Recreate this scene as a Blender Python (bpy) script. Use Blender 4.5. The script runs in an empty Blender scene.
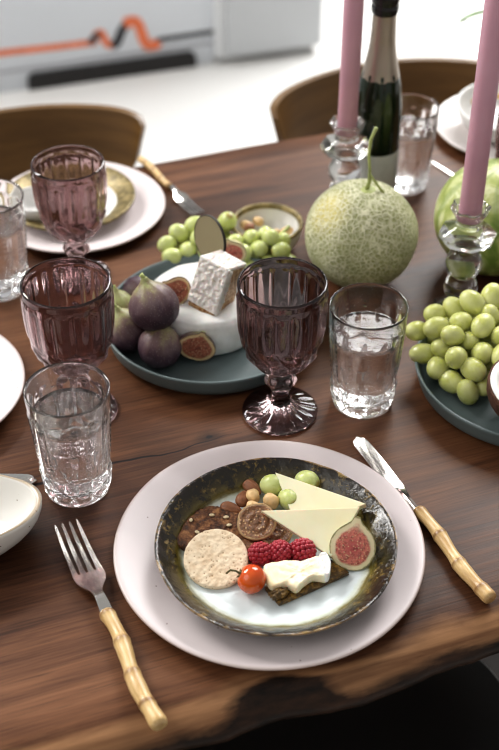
import bpy, bmesh, math, random
from mathutils import Vector, Matrix, noise, Euler
random.seed(7)
PI = math.pi
C = bpy.context.scene.collection
TZ = 0.75                       # table top height
F, TH, H = 1280.0, math.radians(39.1), 0.847
CAMZ = TZ + H

def at(px, py, z=0.0):
    """world point seen at a pixel of the photo, z metres above the table top"""
    u = (px - 249.5) / F; v = (py - 375) / F
    dy = math.cos(TH) - v * math.sin(TH); dz = -math.sin(TH) - v * math.cos(TH)
    t = (H - z) / -dz
    return Vector((u * t, dy * t, TZ + z))

# ------------------------------------------------------------------ node helpers
class NT:
    def __init__(s, name):
        s.m = bpy.data.materials.new(name); s.m.use_nodes = True
        s.t = s.m.node_tree; s.n = s.t.nodes; s.b = s.n['Principled BSDF']
        s._c = None
    def new(s, typ, **kw):
        n = s.n.new(typ)
        for k, v in kw.items(): setattr(n, k, v)
        return n
    def link(s, a, b): s.t.links.new(a, b)
    def put(s, sock, val):
        if hasattr(val, 'node'): s.link(val, sock)
        else:
            if isinstance(val, tuple) and len(val) == 3 and sock.type == 'RGBA': val = (*val, 1)
            sock.default_value = val
    def P(s, **kw):
        for k, v in kw.items():
            nm = {'base': 'Base Color', 'rough': 'Roughness', 'metal': 'Metallic', 'trans': 'Transmission Weight', 'ior': 'IOR',
                  'sss': 'Subsurface Weight', 'sssr': 'Subsurface Radius', 'ssss': 'Subsurface Scale', 'coat': 'Coat Weight', 'coatr': 'Coat Roughness',
                  'spec': 'Specular IOR Level', 'normal': 'Normal', 'sheen': 'Sheen Weight'}[k]
            s.put(s.b.inputs[nm], v)
        return s
    def co(s):
        if s._c is None: s._c = s.new('ShaderNodeTexCoord')
        return s._c.outputs['Object']
    def map(s, scale=(1, 1, 1), loc=(0, 0, 0), rot=(0, 0, 0), vec=None):
        n = s.new('ShaderNodeMapping'); s.link(vec or s.co(), n.inputs['Vector'])
        n.inputs['Scale'].default_value = scale; n.inputs['Location'].default_value = loc; n.inputs['Rotation'].default_value = rot
        return n.outputs[0]
    def noise(s, scale=5, detail=4, rough=.5, dist=0, vec=None):
        n = s.new('ShaderNodeTexNoise'); s.link(vec or s.co(), n.inputs['Vector'])
        n.inputs['Scale'].default_value = scale; n.inputs['Detail'].default_value = detail
        n.inputs['Roughness'].default_value = rough; n.inputs['Distortion'].default_value = dist
        return n.outputs['Fac']
    def voro(s, scale=50, feature='F1', vec=None, rnd=1.0, out='Distance'):
        n = s.new('ShaderNodeTexVoronoi', feature=feature); s.link(vec or s.co(), n.inputs['Vector'])
        n.inputs['Scale'].default_value = scale; n.inputs['Randomness'].default_value = rnd
        return n.outputs[out]
    def ramp(s, fac, stops, mode='LINEAR'):
        n = s.new('ShaderNodeValToRGB'); s.put(n.inputs[0], fac); r = n.color_ramp; r.interpolation = mode
        while len(r.elements) < len(stops): r.elements.new(.5)
        for e, (p, c) in zip(r.elements, stops):
            e.position = p; e.color = (c, c, c, 1) if isinstance(c, (int, float)) else (*c, 1)
        return n.outputs[0]
    def mix(s, fac, a, b, mode='MIX'):
        n = s.new('ShaderNodeMix', data_type='RGBA', blend_type=mode)
        s.put(n.inputs[0], fac); s.put(n.inputs[6], a); s.put(n.inputs[7], b)
        return n.outputs[2]
    def math(s, op, a, b=0.0, c=None):
        n = s.new('ShaderNodeMath', operation=op); s.put(n.inputs[0], a); s.put(n.inputs[1], b)
        if c is not None: s.put(n.inputs[2], c)
        return n.outputs[0]
    def attr(s, name):
        n = s.new('ShaderNodeAttribute', attribute_name=name); return n.outputs['Fac']
    def sep(s, vec=None):
        n = s.new('ShaderNodeSeparateXYZ'); s.link(vec or s.co(), n.inputs[0]); return n.outputs
    def bump(s, h, strength=.3, dist=.001):
        n = s.new('ShaderNodeBump'); s.put(n.inputs['Height'], h)
        n.inputs['Strength'].default_value = strength; n.inputs['Distance'].default_value = dist
        s.link(n.outputs[0], s.b.inputs['Normal']); return s

def flat(name, col, rough=.5, var=.12, scale=40, **kw):
    t = NT(name)
    nz = t.noise(scale, 3)
    dk = tuple(c * (1 - var) for c in col); lt = tuple(min(1, c * (1 + var)) for c in col)
    t.P(base=t.ramp(nz, [(.3, dk), (.7, lt)]), rough=rough, **kw)
    return t.m

# ------------------------------------------------------------------ mesh helpers
class MB:
    def __init__(s): s.v = []; s.f = []; s.a = {}
    def add(s, vs, fs, **attrs):
        o = len(s.v); s.v += [tuple(v) for v in vs]; s.f += [tuple(i + o for i in f) for f in fs]
        for k, vals in attrs.items():
            s.a.setdefault(k, {})
            for i, x in enumerate(vals): s.a[k][o + i] = x
        return s
    def lathe(s, prof, n=48, mod=None, M=None, **attrs):
        """revolve (r,z[,tag]) points about z; r = 0 points become poles"""
        vs = []; fs = []; rows = []; av = {k: [] for k in attrs}
        for i, p in enumerate(prof):
            r, z = p[0], p[1]
            if r < 1e-7:
                rows.append([len(vs)]); vs.append(Vector((0, 0, z)))
                for k, fn in attrs.items(): av[k].append(fn(i, 0, 0, z))
            else:
                row = []
                for j in range(n):
                    t = 2 * PI * j / n
                    rr, zz = (r, z) if mod is None else mod(i, t, r, z)
                    row.append(len(vs)); vs.append(Vector((rr * math.cos(t), rr * math.sin(t), zz)))
                    for k, fn in attrs.items(): av[k].append(fn(i, t, rr, zz))
                rows.append(row)
        for a, b in zip(rows, rows[1:]):
            if len(a) == 1 and len(b) == 1: continue
            for j in range(n):
                k = (j + 1) % n
                if len(a) == 1: fs.append((a[0], b[k], b[j]))
                elif len(b) == 1: fs.append((a[j], a[k], b[0]))
                else: fs.append((a[j], a[k], b[k], b[j]))
        if M is not None: vs = [M @ v for v in vs]
        return s.add(vs, fs, **av)
    def box(s, lo, hi, M=None):
        x0, y0, z0 = lo; x1, y1, z1 = hi
        vs = [Vector(p) for p in ((x0,y0,z0),(x1,y0,z0),(x1,y1,z0),(x0,y1,z0),(x0,y0,z1),(x1,y0,z1),(x1,y1,z1),(x0,y1,z1))]
        if M is not None: vs = [M @ v for v in vs]
        return s.add(vs, [(0,3,2,1),(4,5,6,7),(0,1,5,4),(1,2,6,5),(2,3,7,6),(3,0,4,7)])
    def tube(s, pts, rad, n=10, cap=True):
        pts = [Vector(p) for p in pts]; R = rad if isinstance(rad, (list, tuple)) else [rad] * len(pts)
        vs = []; fs = []; up = Vector((0, 0, 1))
        d0 = (pts[1] - pts[0]).normalized()
        a = d0.orthogonal().normalized()
        for i, p in enumerate(pts):
            d = (pts[min(i + 1, len(pts) - 1)] - pts[max(i - 1, 0)]).normalized()
            a = (a - d * a.dot(d)).normalized(); b = d.cross(a)
            for j in range(n):
                t = 2 * PI * j / n; vs.append(p + (a * math.cos(t) + b * math.sin(t)) * R[i])
        for i in range(len(pts) - 1):
            for j in range(n):
                k = (j + 1) % n; fs.append((i*n+j, i*n+k, (i+1)*n+k, (i+1)*n+j))
        if cap:
            fs.append(tuple(reversed(range(n)))); fs.append(tuple((len(pts)-1)*n + j for j in range(n)))
        return s.add(vs, fs)
    def prism(s, poly, z0, z1, M=None, rings=None):
        """flat outline extruded in z"""
        n = len(poly); vs = [Vector((x, y, z0)) for x, y in poly] + [Vector((x, y, z1)) for x, y in poly]
        if M is not None: vs = [M @ v for v in vs]
        return s.add(vs, [tuple(reversed(range(n))), tuple(range(n, 2*n))] + [(i, (i+1) % n, n+(i+1) % n, n+i) for i in range(n)])
    def build(s, name, m, parent=None, smooth=True, bevel=0, sub=0, loc=None, rot=None, angle=None, seg=2):
        me = bpy.data.meshes.new(name); me.from_pydata(s.v, [], s.f); me.update()
        for k, d in s.a.items():
            at_ = me.attributes.new(k, 'FLOAT', 'POINT')
            for i, x in d.items(): at_.data[i].value = x
        bm = bmesh.new(); bm.from_mesh(me); bmesh.ops.recalc_face_normals(bm, faces=bm.faces)
        if bevel:
            bmesh.ops.bevel(bm, geom=list(bm.edges), offset=bevel, segments=seg, affect='EDGES', profile=.6)
        bm.to_mesh(me); bm.free()
        me.shade_smooth() if smooth else me.shade_flat()
        if angle is not None: me.set_sharp_from_angle(angle=angle)
        me.materials.append(m)
        o = bpy.data.objects.new(name, me); C.objects.link(o)
        if parent: o.parent = parent
        if loc is not None: o.location = loc
        if rot is not None: o.rotation_euler = rot
        if sub:
            md = o.modifiers.new('s', 'SUBSURF'); md.levels = sub; md.render_levels = sub
        return o

def tag(o, label=None, cat=None, group=None, kind=None):
    for k, v in (('label', label), ('category', cat), ('group', group), ('kind', kind)):
        if v: o[k] = v
    return o
def thing(name, label, cat, loc=(0, 0, 0), rot=(0, 0, 0), group=None):
    o = bpy.data.objects.new(name, None); C.objects.link(o); o.empty_display_size = .02
    o.location = loc; o.rotation_euler = rot
    return tag(o, label, cat, group)
def dup(o, loc=None, rot=None, label=None, scale=None, group=None, parent=None):
    kids = list(o.children); c = o.copy(); C.objects.link(c)
    if parent is not None: c.parent = parent
    if loc is not None: c.location = loc
    if rot is not None: c.rotation_euler = rot
    if scale is not None: c.scale = (scale,) * 3
    if label: c['label'] = label
    if group: c['group'] = group
    for k in kids: dup(k, parent=c)
    return c
def frame(x, y, o=(0, 0, 0)):
    """matrix with given x axis and approximate y axis"""
    x = Vector(x).normalized(); y = Vector(y); y = (y - x * y.dot(x)).normalized(); z = x.cross(y)
    M = Matrix((x, y, z)).transposed().to_4x4(); M.translation = Vector(o); return M
def wob(t, seed=0.0, k=1.6):
    return noise.noise(Vector((math.cos(t) * k + seed, math.sin(t) * k, seed * 1.7)))

# ------------------------------------------------------------------ materials
def m_wood():
    t = NT('walnut'); c = t.co()
    big = t.noise(1, 4, .55, .6, t.map((1.3, 7, 7)))
    mid = t.noise(1, 6, .6, .4, t.map((4, 60, 60)))
    fine = t.noise(1, 4, .6, .2, t.map((14, 420, 300)))
    a = t.math('ADD', t.math('MULTIPLY', big, .55), t.math('MULTIPLY', mid, .33))
    a = t.math('ADD', a, t.math('MULTIPLY', fine, .22))
    col = t.ramp(a, [(.36, (.019, .0070, .0032)), (.46, (.053, .0205, .0095)), (.54, (.098, .040, .0185)), (.62, (.158, .069, .032)), (.74, (.25, .12, .060))])
    pore = t.ramp(t.noise(1, 2, .5, 0, t.map((22, 700, 500), (3, 1, 2))), [(.28, .45), (.42, 1)])
    col = t.mix(.8, col, pore, 'MULTIPLY')
    # crack and knot
    s = t.sep(); nz = t.noise(1, 3, .6, 0, t.map((9, 9, 9)))
    d = t.math('ABSOLUTE', t.math('ADD', t.math('SUBTRACT', s[1], .8945), t.math('MULTIPLY', t.math('SUBTRACT', nz, .5), .03)))
    wid = t.math('MULTIPLY', t.ramp(s[0], [(.14, 1), (.33, 0)]), .0020)
    crack = t.math('LESS_THAN', d, wid)
    kn = at(209, 437); ku = kn.x * math.cos(R20) + kn.y * math.sin(R20); kv = -kn.x * math.sin(R20) + kn.y * math.cos(R20)
    dd = t.new('ShaderNodeVectorMath', operation='LENGTH')
    t.link(t.map((1, 1.5, 0), (-ku, -kv * 1.5, 0)), dd.inputs[0])
    dn = t.math('ADD', dd.outputs['Value'], t.math('MULTIPLY', t.math('SUBTRACT', t.noise(160, 2), .5), .005))
    knot = t.math('LESS_THAN', dn, .0032)
    ring = t.ramp(dn, [(.003, .35), (.02, 1)])
    col = t.mix(1, col, ring, 'MULTIPLY')
    col = t.mix(t.math('MAXIMUM', crack, knot), col, (.008, .004, .003))
    # live edge
    e = t.math('ADD', t.attr('edge'), t.math('MULTIPLY', t.math('SUBTRACT', t.noise(1, 5, .6, .5, t.map((12, 60, 60))), .5), .9))
    tan = t.ramp(mid, [(.3, (.13, .06, .028)), (.7, (.40, .22, .11))])
    bark = t.ramp(t.noise(1, 5, .6, 0, t.map((30, 90, 90))), [(.3, (.006, .004, .003)), (.75, (.055, .026, .014))])
    col = t.mix(t.ramp(e, [(.45, 0), (.95, 1)]), col, tan)
    col = t.mix(t.ramp(t.math('MULTIPLY', e, .5), [(.58, 0), (.74, 1)]), col, bark)
    t.P(base=col, rough=t.ramp(a, [(.3, .36), (.8, .5)]), spec=.27)
    t.bump(t.math('SUBTRACT', t.math('ADD', mid, t.math('MULTIPLY', fine, .7)), t.math('MULTIPLY', t.math('MAXIMUM', crack, knot), 3)), .25, .0008)
    return t.m
R20 = math.radians(20)

def m_glass(name, col=(1, 1, 1), rough=0.0, ior=1.5, clear=0.0):
    t = NT(name); t.P(base=col, rough=rough, trans=1.0, ior=ior)
    if clear:                                                        # thin-walled share that lets light straight through
        tr = t.new('ShaderNodeBsdfTransparent'); tr.inputs[0].default_value = (*col, 1)
        mx = t.new('ShaderNodeMixShader'); mx.inputs[0].default_value = clear
        t.link(t.b.outputs[0], mx.inputs[1]); t.link(tr.outputs[0], mx.inputs[2]); t.link(mx.outputs[0], t.n['Material Output'].inputs['Surface'])
    return t.m
def m_plate_pink():
    t = NT('pink_glaze')
    spk = t.ramp(t.voro(95, 'F1'), [(.055, 0), (.085, 1)])
    msk = t.ramp(t.noise(60, 1), [(.52, 1), (.56, 0)])
    spk = t.math('MAXIMUM', spk, msk)
    base = t.ramp(t.noise(9, 4), [(.3, (.63, .555, .555)), (.7, (.70, .63, .63))])
    base = t.mix(t.attr('rim'), base, (.45, .33, .27))
    t.P(base=t.mix(spk, (.20, .12, .10), base), rough=.42, spec=.5); t.bump(t.noise(25, 3), .08, .002)
    return t.m
def m_speckle(name, base, spot, sc=180, rough=.25):
    t = NT(name)
    spk = t.ramp(t.voro(sc, 'F1'), [(.10, 0), (.17, 1)])
    spk = t.math('MAXIMUM', spk, t.ramp(t.noise(90, 1), [(.53, 1), (.58, 0)]))
    b = t.mix(t.attr('rim'), base, (.50, .40, .29))
    t.P(base=t.mix(spk, spot, b), rough=rough); t.bump(t.noise(25, 3), .1, .002)
    return t.m
def m_dark_plate():
    t = NT('reactive_glaze'); r = t.attr('rad')
    n1 = t.noise(38, 5, .65); n2 = t.noise(150, 4, .7)
    rr = t.math('ADD', r, t.math('MULTIPLY', t.math('SUBTRACT', n1, .5), .12))
    col = t.ramp(rr, [(.72, (.62, .68, .69)), (.765, (.50, .53, .45)), (.80, (.17, .135, .030)), (.855, (.060, .043, .010)), (.93, (.014, .010, .005)), (.985, (.016, .010, .006)), (1.0, (.30, .19, .09))])
    bandf = t.ramp(r, [(.78, 0), (.83, 1)])
    gold = t.math('MULTIPLY', t.ramp(n2, [(.52, 0), (.64, .8)]), t.ramp(n1, [(.47, 0), (.6, 1)]))
    col = t.mix(t.math('MULTIPLY', gold, bandf), col, (.27, .18, .05))
    drk = t.math('MULTIPLY', t.ramp(t.noise(85, 4, .7, 0, t.map((1, 1, 1), (4, 2, 1))), [(.5, 0), (.6, .85)]), bandf)
    col = t.mix(drk, col, (.012, .009, .007))
    t.P(base=col, rough=t.ramp(r, [(.75, .48), (.85, .15)]), coat=.22, coatr=.05)
    t.bump(t.math('MULTIPLY', t.math('ADD', t.noise(60, 3), t.math('MULTIPLY', n2, .4)), bandf), .7, .003)
    return t.m
def m_bamboo():
    t = NT('bamboo')
    st = t.noise(1, 4, .6, 0, t.map((40, 500, 500)))
    col = t.ramp(st, [(.25, (.46, .29, .115)), (.55, (.66, .46, .22)), (.8, (.76, .58, .33))])
    col = t.mix(t.ramp(t.noise(1, 2, .5, 0, t.map((38, 60, 60))), [(.45, 0), (.75, .6)]), col, (.33, .15, .05))
    col = t.mix(t.attr('node'), col, (.20, .095, .035))
    t.P(base=col, rough=.36); t.bump(st, .2, .0005)
    return t.m
def m_grape(name, a, b):
    t = NT(name)
    col = t.ramp(t.noise(70, 3), [(.3, a), (.75, b)])
    z = t.attr('v')
    col = t.mix(t.ramp(z, [(.93, 0), (.99, .8)]), col, (.30, .20, .05))
    t.P(base=col, rough=t.ramp(t.noise(120, 3), [(.3, .22), (.7, .42)]), sss=.55, sssr=(.9, 1.0, .25), ssss=.006, spec=.5)
    return t.m
def m_fig():
    t = NT('fig_skin'); v = t.attr('v')
    st = t.noise(1, 4, .6, .3, t.map((180, 180, 30)))
    f = t.math('ADD', v, t.math('MULTIPLY', t.math('SUBTRACT', st, .5), .55))
    f = t.math('ADD', f, t.math('MULTIPLY', t.math('SUBTRACT', t.noise(28, 2), .5), .5))
    col = t.ramp(f, [(.1, (.050, .030, .044)), (.45, (.095, .052, .070)), (.70, (.17, .105, .10)), (.88, (.26, .22, .11)), (1.0, (.36, .38, .16))])
    bloom = t.ramp(t.noise(60, 4), [(.45, 0), (.75, .35)])
    col = t.mix(bloom, col, (.26, .21, .235))
    col = t.mix(t.ramp(t.voro(420), [(.12, .5), (.2, 0)]), col, (.5, .45, .42))
    t.P(base=col, rough=.45, sss=.05, ssss=.004); t.bump(st, .25, .001)
    return t.m
def m_fig_flesh(name, pith, rimc, mid, core, p0=.83, sv=430, sc=(.72, .50, .30)):
    t = NT(name); k = t.attr('k')
    ang = t.noise(330, 4, .65)
    f = t.math('ADD', k, t.math('MULTIPLY', t.math('SUBTRACT', t.noise(160, 3), .5), .16))
    col = t.ramp(f, [(.1, core), (.5, mid), (p0-.09, mid), (p0, pith), (max(.93, p0+.02), pith), (.98, rimc)])
    inner = t.ramp(k, [(p0-.09, 1), (p0+.01, 0)])
    seeds = t.math('MULTIPLY', t.ramp(t.voro(sv), [(.20, 1), (.34, 0)]), inner)
    col = t.mix(t.math('MULTIPLY', t.ramp(ang, [(.48, 0), (.6, .55)]), inner), col, tuple(c * .3 for c in core))
    col = t.mix(t.math('MULTIPLY', seeds, .7), col, sc)
    t.P(base=col, rough=.35, sss=.2, ssss=.003); t.bump(t.math('MULTIPLY', t.math('ADD', ang, t.math('MULTIPLY', t.voro(430), -.5)), inner), .7, .0015)
    return t.m
def m_melon():
    t = NT('netted_rind')
    nv = t.new('ShaderNodeTexNoise'); t.link(t.co(), nv.inputs['Vector']); nv.inputs['Scale'].default_value = 60
    vm = t.new('ShaderNodeVectorMath', operation='MULTIPLY_ADD'); t.link(nv.outputs['Color'], vm.inputs[0])
    vm.inputs[1].default_value = (.009,) * 3; t.link(t.co(), vm.inputs[2]); w = vm.outputs[0]
    e1 = t.voro(180, 'DISTANCE_TO_EDGE', w); e2 = t.voro(300, 'DISTANCE_TO_EDGE', w)
    net = t.math('MAXIMUM', t.ramp(e1, [(.06, 1), (.17, 0)]), t.math('MULTIPLY', t.ramp(e2, [(.05, 1), (.14, 0)]), .75))
    net = t.math('MULTIPLY', net, t.ramp(t.noise(35, 3), [(.3, .55), (.6, 1)]))
    skin = t.ramp(t.noise(22, 3), [(.3, (.25, .27, .10)), (.7, (.36, .37, .16))])
    d = t.new('ShaderNodeVectorMath', operation='DISTANCE'); t.link(t.co(), d.inputs[0]); d.inputs[1].default_value = (-.043, -.02, .045)
    yel = t.ramp(d.outputs['Value'], [(.012, .8), (.034, 0)])
    skin = t.mix(yel, skin, (.72, .60, .16))
    t.P(base=t.mix(t.math('MULTIPLY', net, .9), skin, (.68, .66, .47)), rough=.6); t.bump(net, .8, .0016)
    return t.m
def m_melon2():
    t = NT('mottled_rind'); s = t.sep()
    n = t.noise(32, 4, .6, .8)
    col = t.ramp(n, [(.36, (.22, .29, .06)), (.5, (.42, .47, .16)), (.62, (.68, .70, .42))])
    ang = t.math('ARCTAN2', s[1], s[0])
    st = t.math('SINE', t.math('ADD', t.math('MULTIPLY', ang, 11), t.math('MULTIPLY', t.noise(30, 3), 5)))
    col = t.mix(t.math('MULTIPLY', t.ramp(st, [(.3, 0), (.9, 1)]), .45), col, (.13, .23, .035))
    t.P(base=col, rough=.38); return t.m

WOOD = m_wood(); GLASS = m_glass('clear_glass', (1, 1, 1), 0, 1.5, .06); CRYSTAL = m_glass('crystal', (1, 1, 1), 0, 1.52, .05)
WATER = m_glass('water', (1, 1, 1), 0, 1.33, .1); AMETHYST = m_glass('smoky_amethyst_glass', (.50, .375, .38), 0, 1.5, .04)
PINK = m_plate_pink(); DARK = m_dark_plate(); BAMBOO = m_bamboo()
STEEL = NT('polished_steel'); STEEL.P(base=(.62, .60, .57), rough=STEEL.ramp(STEEL.noise(200, 3), [(.3, .10), (.7, .18)]), metal=1.0); STEEL = STEEL.m
GRAPE = m_grape('green_grape', (.50, .52, .16), (.64, .65, .31)); GRAPE_PALE = m_grape('pale_grape', (.50, .55, .20), (.62, .67, .32))
FIG = m_fig()
FLESH = m_fig_flesh('fig_flesh', (.78, .68, .45), (.30, .26, .12), (.62, .20, .15), (.50, .11, .10), .80)
FLESH_DEEP = m_fig_flesh('fig_flesh_amber', (.66, .50, .28), (.22, .13, .10), (.42, .15, .09), (.30, .085, .055))
FLESH_DRY = m_fig_flesh('dried_fig_flesh', (.60, .42, .22), (.52, .34, .17), (.22, .10, .04), (.17, .07, .025), .95, 330, (.66, .43, .22))
FIG_PALE = flat('pale_fig_skin', (.50, .46, .22), .5, .3, 60)
DRYSKIN = flat('dried_fig_skin', (.46, .30, .15), .6, .25, 90)
STEMM = flat('green_stem', (.36, .40, .15), .6, .25, 90)
PLATTER = flat('slate_teal_glaze', (.135, .172, .174), .42, .06, 30)
def m_rind():
    t = NT('white_rind'); n = t.noise(70, 4)
    t.P(base=t.ramp(n, [(.3, (.72, .71, .68)), (.65, (.86, .85, .83))]), rough=.75, sss=.1, ssss=.004); t.bump(n, .35, .002); return t.m
RIND = m_rind()
def m_cream():
    t = NT('soft_cheese'); n = t.noise(60, 4)
    t.P(base=t.ramp(n, [(.3, (.82, .70, .44)), (.65, (.90, .84, .64))]), rough=.42, sss=.3, ssss=.004); t.bump(n, .4, .002); return t.m
CREAM = m_cream()
def m_hard():
    t = NT('hard_cheese'); n = t.noise(30, 4)
    t.P(base=t.ramp(n, [(.3, (.74, .69, .46)), (.7, (.80, .76, .55))]), rough=.4, sss=.25, ssss=.006); t.bump(n, .1, .002); return t.m
HARD = m_hard()
def m_wax():
    t = NT('comb_capping'); n = t.noise(240, 5, .7)
    t.P(base=t.ramp(n, [(.3, (.62, .47, .33)), (.42, (.86, .80, .74)), (.7, (.92, .89, .86))]), rough=.6, sss=.15, ssss=.003); t.bump(n, .9, .002); return t.m
WAX = m_wax()
def m_comb():
    t = NT('honey_comb'); v = t.voro(210, 'DISTANCE_TO_EDGE', rnd=.35)
    col = t.mix(t.ramp(v, [(.03, 1), (.10, 0)]), t.ramp(t.noise(60, 3), [(.3, (.20, .080, .020)), (.7, (.40, .20, .065))]), (.60, .42, .24))
    t.P(base=col, rough=.3, sss=.15, ssss=.003); t.bump(v, -.6, .002); return t.m
COMB = m_comb()
BRASS = NT('brushed_brass'); BRASS.P(base=(.34, .30, .185), rough=.42, metal=.35); BRASS = BRASS.m
GOLDRIM = NT('gold_lustre'); GOLDRIM.P(base=GOLDRIM.ramp(GOLDRIM.noise(120, 3), [(.35, (.10, .075, .022)), (.65, (.30, .23, .10))]), rough=.4, metal=.3); GOLDRIM = GOLDRIM.m
DISCEDGE = flat('dark_edge', (.02, .016, .012), .5)
def m_cand():
    t = NT('pink_wax'); t.P(base=t.ramp(t.noise(20, 3), [(.3, (.47, .26, .315)), (.7, (.53, .305, .36))]), rough=.48, sss=.3, ssss=.01, sssr=(1, .5, .5)); return t.m
CANDLE = m_cand()
BOTTLE = NT('dark_green_glass'); BOTTLE.P(base=BOTTLE.ramp(BOTTLE.noise(20, 2), [(.3, (.006, .012, .005)), (.7, (.010, .022, .008))]), rough=.08, spec=.6); BOTTLE = BOTTLE.m
FOIL = NT('taupe_foil'); FOIL.P(base=(.40, .34, .28), rough=.33, metal=.75); FOIL.bump(FOIL.noise(70, 3), .25, .002); FOIL = FOIL.m
BLACKFOIL = flat('black_foil', (.012, .012, .012), .25)
LABEL = flat('silver_paper_label', (.50, .51, .50), .5, .1, 60)
WHITECER = m_speckle('white_speckled_glaze', (.78, .76, .72), (.25, .18, .12), 150)
PLAINCER = flat('white_ceramic', (.74, .73, .71), .25, .04, 20)
CHAIRWOOD = NT('bent_ply'); CHAIRWOOD.P(base=CHAIRWOOD.ramp(CHAIRWOOD.noise(1, 4, .6, .3, CHAIRWOOD.map((6, 6, 60))), [(.3, (.10, .050, .014)), (.7, (.18, .095, .028))]), rough=.4); CHAIRWOOD = CHAIRWOOD.m
BLACK = flat('black_paint', (.004, .004, .004), .6)
DARKMETAL = flat('dark_metal', (.02, .02, .02), .4)
LEAF = flat('leaf_green', (.16, .28, .09), .5, .3, 60)
def m_cracker():
    t = NT('seeded_rye'); n = t.noise(130, 5, .7)
    col = t.ramp(n, [(.36, (.020, .008, .004)), (.48, (.10, .036, .012)), (.56, (.21, .085, .030)), (.68, (.36, .18, .07))])
    t.P(base=col, rough=.6); t.bump(n, 1, .003); return t.m
CRACKER = m_cracker()
def m_oat():
    t = NT('oat_biscuit'); n = t.noise(130, 5, .6)
    col = t.ramp(n, [(.3, (.66, .49, .32)), (.6, (.82, .68, .50))])
    col = t.mix(t.ramp(t.voro(260), [(.13, .75), (.24, 0)]), col, (.30, .17, .08))
    t.P(base=col, rough=.8); t.bump(t.math('ADD', n, t.voro(260)), .5, .0015); return t.m
OAT = m_oat()
def m_almond():
    t = NT('almond_skin'); s = t.noise(1, 3, .6, 0, t.map((60, 700, 700)))
    t.P(base=t.ramp(s, [(.3, (.15, .055, .022)), (.7, (.32, .135, .06))]), rough=.55); t.bump(s, .5, .001); return t.m
ALMOND = m_almond()
HAZEL = flat('blanched_nut', (.68, .47, .24), .45, .3, 90)
SEED = flat('pale_seed', (.66, .55, .35), .5, .2, 90)
def m_rasp():
    t = NT('raspberry'); v = t.noise(80, 3)
    t.P(base=t.ramp(v, [(.3, (.26, .012, .025)), (.7, (.44, .035, .055))]), rough=.38, sss=.25, ssss=.003, sssr=(1, .2, .2)); return t.m
RASP = m_rasp()
def m_tom():
    t = NT('tomato'); t.P(base=t.ramp(t.noise(40, 3), [(.35, (.52, .065, .012)), (.7, (.66, .125, .018))]), rough=.13, sss=.15, ssss=.004, sssr=(1, .3, .1), coat=.3); return t.m
TOM = m_tom()
def m_seedcr():
    t = NT('honeyed_seed_cracker'); n = t.noise(170, 5, .7)
    col = t.ramp(n, [(.3, (.02, .012, .005)), (.5, (.12, .065, .014)), (.66, (.42, .24, .05)), (.8, (.5, .42, .22))])
    t.P(base=col, rough=.3); t.bump(n, 1, .003); return t.m
SEEDCR = m_seedcr()
NAPKIN = flat('cream_linen', (.66, .60, .50), .9, .06, 200)

# ------------------------------------------------------------------ the setting
def plain(name, col, rough, var=.03, sc=2): return flat(name, col, rough, var, sc)
mb = MB(); mb.add([(-4, -2, 0), (5, -2, 0), (5, 9, 0), (-4, 9, 0)], [(0, 1, 2, 3)])
tag(mb.build('floor', plain('white_floor', (.80, .79, .77), .45)), kind='structure')
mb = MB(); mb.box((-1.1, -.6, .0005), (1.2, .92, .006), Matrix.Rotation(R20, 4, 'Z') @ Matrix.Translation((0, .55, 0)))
tag(mb.build('shade_sheet', flat('shade_charcoal', (.055, .05, .048), .9, .1, 60), smooth=False), 'dark grey sheet added on the floor for the shade under the dining table', 'shade_sheet')  # dark sheet added over the white floor as the shade under the table
W0 = at(0, 93, -TZ); W1 = at(215, 62, -TZ)
wd = (W1 - W0).normalized(); wn = Vector((wd.y, -wd.x, 0))         # along the wall, and out of it toward the table
def wallM(o): return frame(wd, -wn, o)                               # local x along, y into wall, z up
W0.z = W1.z = 0
wlen = (W1 - W0).length
mb = MB(); mb.box((-3.0, 0, 0), (wlen - .004, .2, 2.6), wallM(W0))
tag(mb.build('wall_back', plain('pale_wall', (.66, .685, .72), .5), smooth=False), kind='structure')

def on_wall(px, py):
    """point of the wall's front face seen at a pixel"""
    a = at(px, py, 0); cam = Vector((0, 0, CAMZ)); d = a - cam
    t = (W0 - cam).dot(wn) / d.dot(wn); return cam + d * t
def wl(px, py):
    p = on_wall(px, py) - W0; return (p.dot(wd), p.z)
# ribbon stripe painted across the wall: two crossing ribbons
OR = flat('orange_ribbon', (.78, .21, .09), .5); BK = flat('black_ribbon', (.03, .03, .035), .5)
mural = thing('ribbon_stripe', 'orange and black wavy ribbon stripe running across the pale back wall', 'wall decoration', W0)
def ribbon(pts, w, name, m, off):
    q = [wl(*p) for p in pts]
    # smooth
    P = [Vector((a, b)) for a, b in q]; out = []
    for i in range(len(P) - 1):
        p0, p1, p2, p3 = P[max(i-1, 0)], P[i], P[i+1], P[min(i+2, len(P)-1)]
        for k in range(8):
            t = k / 8; out.append(.5 * ((2*p1) + (p2-p0)*t + (2*p0-5*p1+4*p2-p3)*t*t + (3*p1-p0-3*p2+p3)*t**3))
    out.append(P[-1]); vs = []; fs = []
    for i, p in enumerate(out):
        d = (out[min(i+1, len(out)-1)] - out[max(i-1, 0)]).normalized(); n = Vector((-d.y, d.x)) * w
        for s in (1, -1):
            for y in (-.002 - off, 0):
                vs.append(wallM((0, 0, 0)) @ Vector((p.x + n.x*s, y, p.y + n.y*s)))
    for i in range(len(out) - 1):
        a, b = i*4, (i+1)*4
        fs += [(a, b, b+2, a+2), (a, a+1, b+1, b), (a+2, b+2, b+3, a+3)]
    MB().add(vs, fs).build(name, m, mural, smooth=False)
ribbon([(-60, 60), (0, 53), (50, 47.5), (96, 42)], .0085, 'orange_ribbon', OR, 0)
ribbon([(93, 42), (96, 35), (101, 33), (106, 42), (112, 46)], .010, 'orange_ribbon', OR, .001)
ribbon([(90, 43), (95, 36), (99, 33)], .008, 'black_ribbon', BK, .003)
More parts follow.
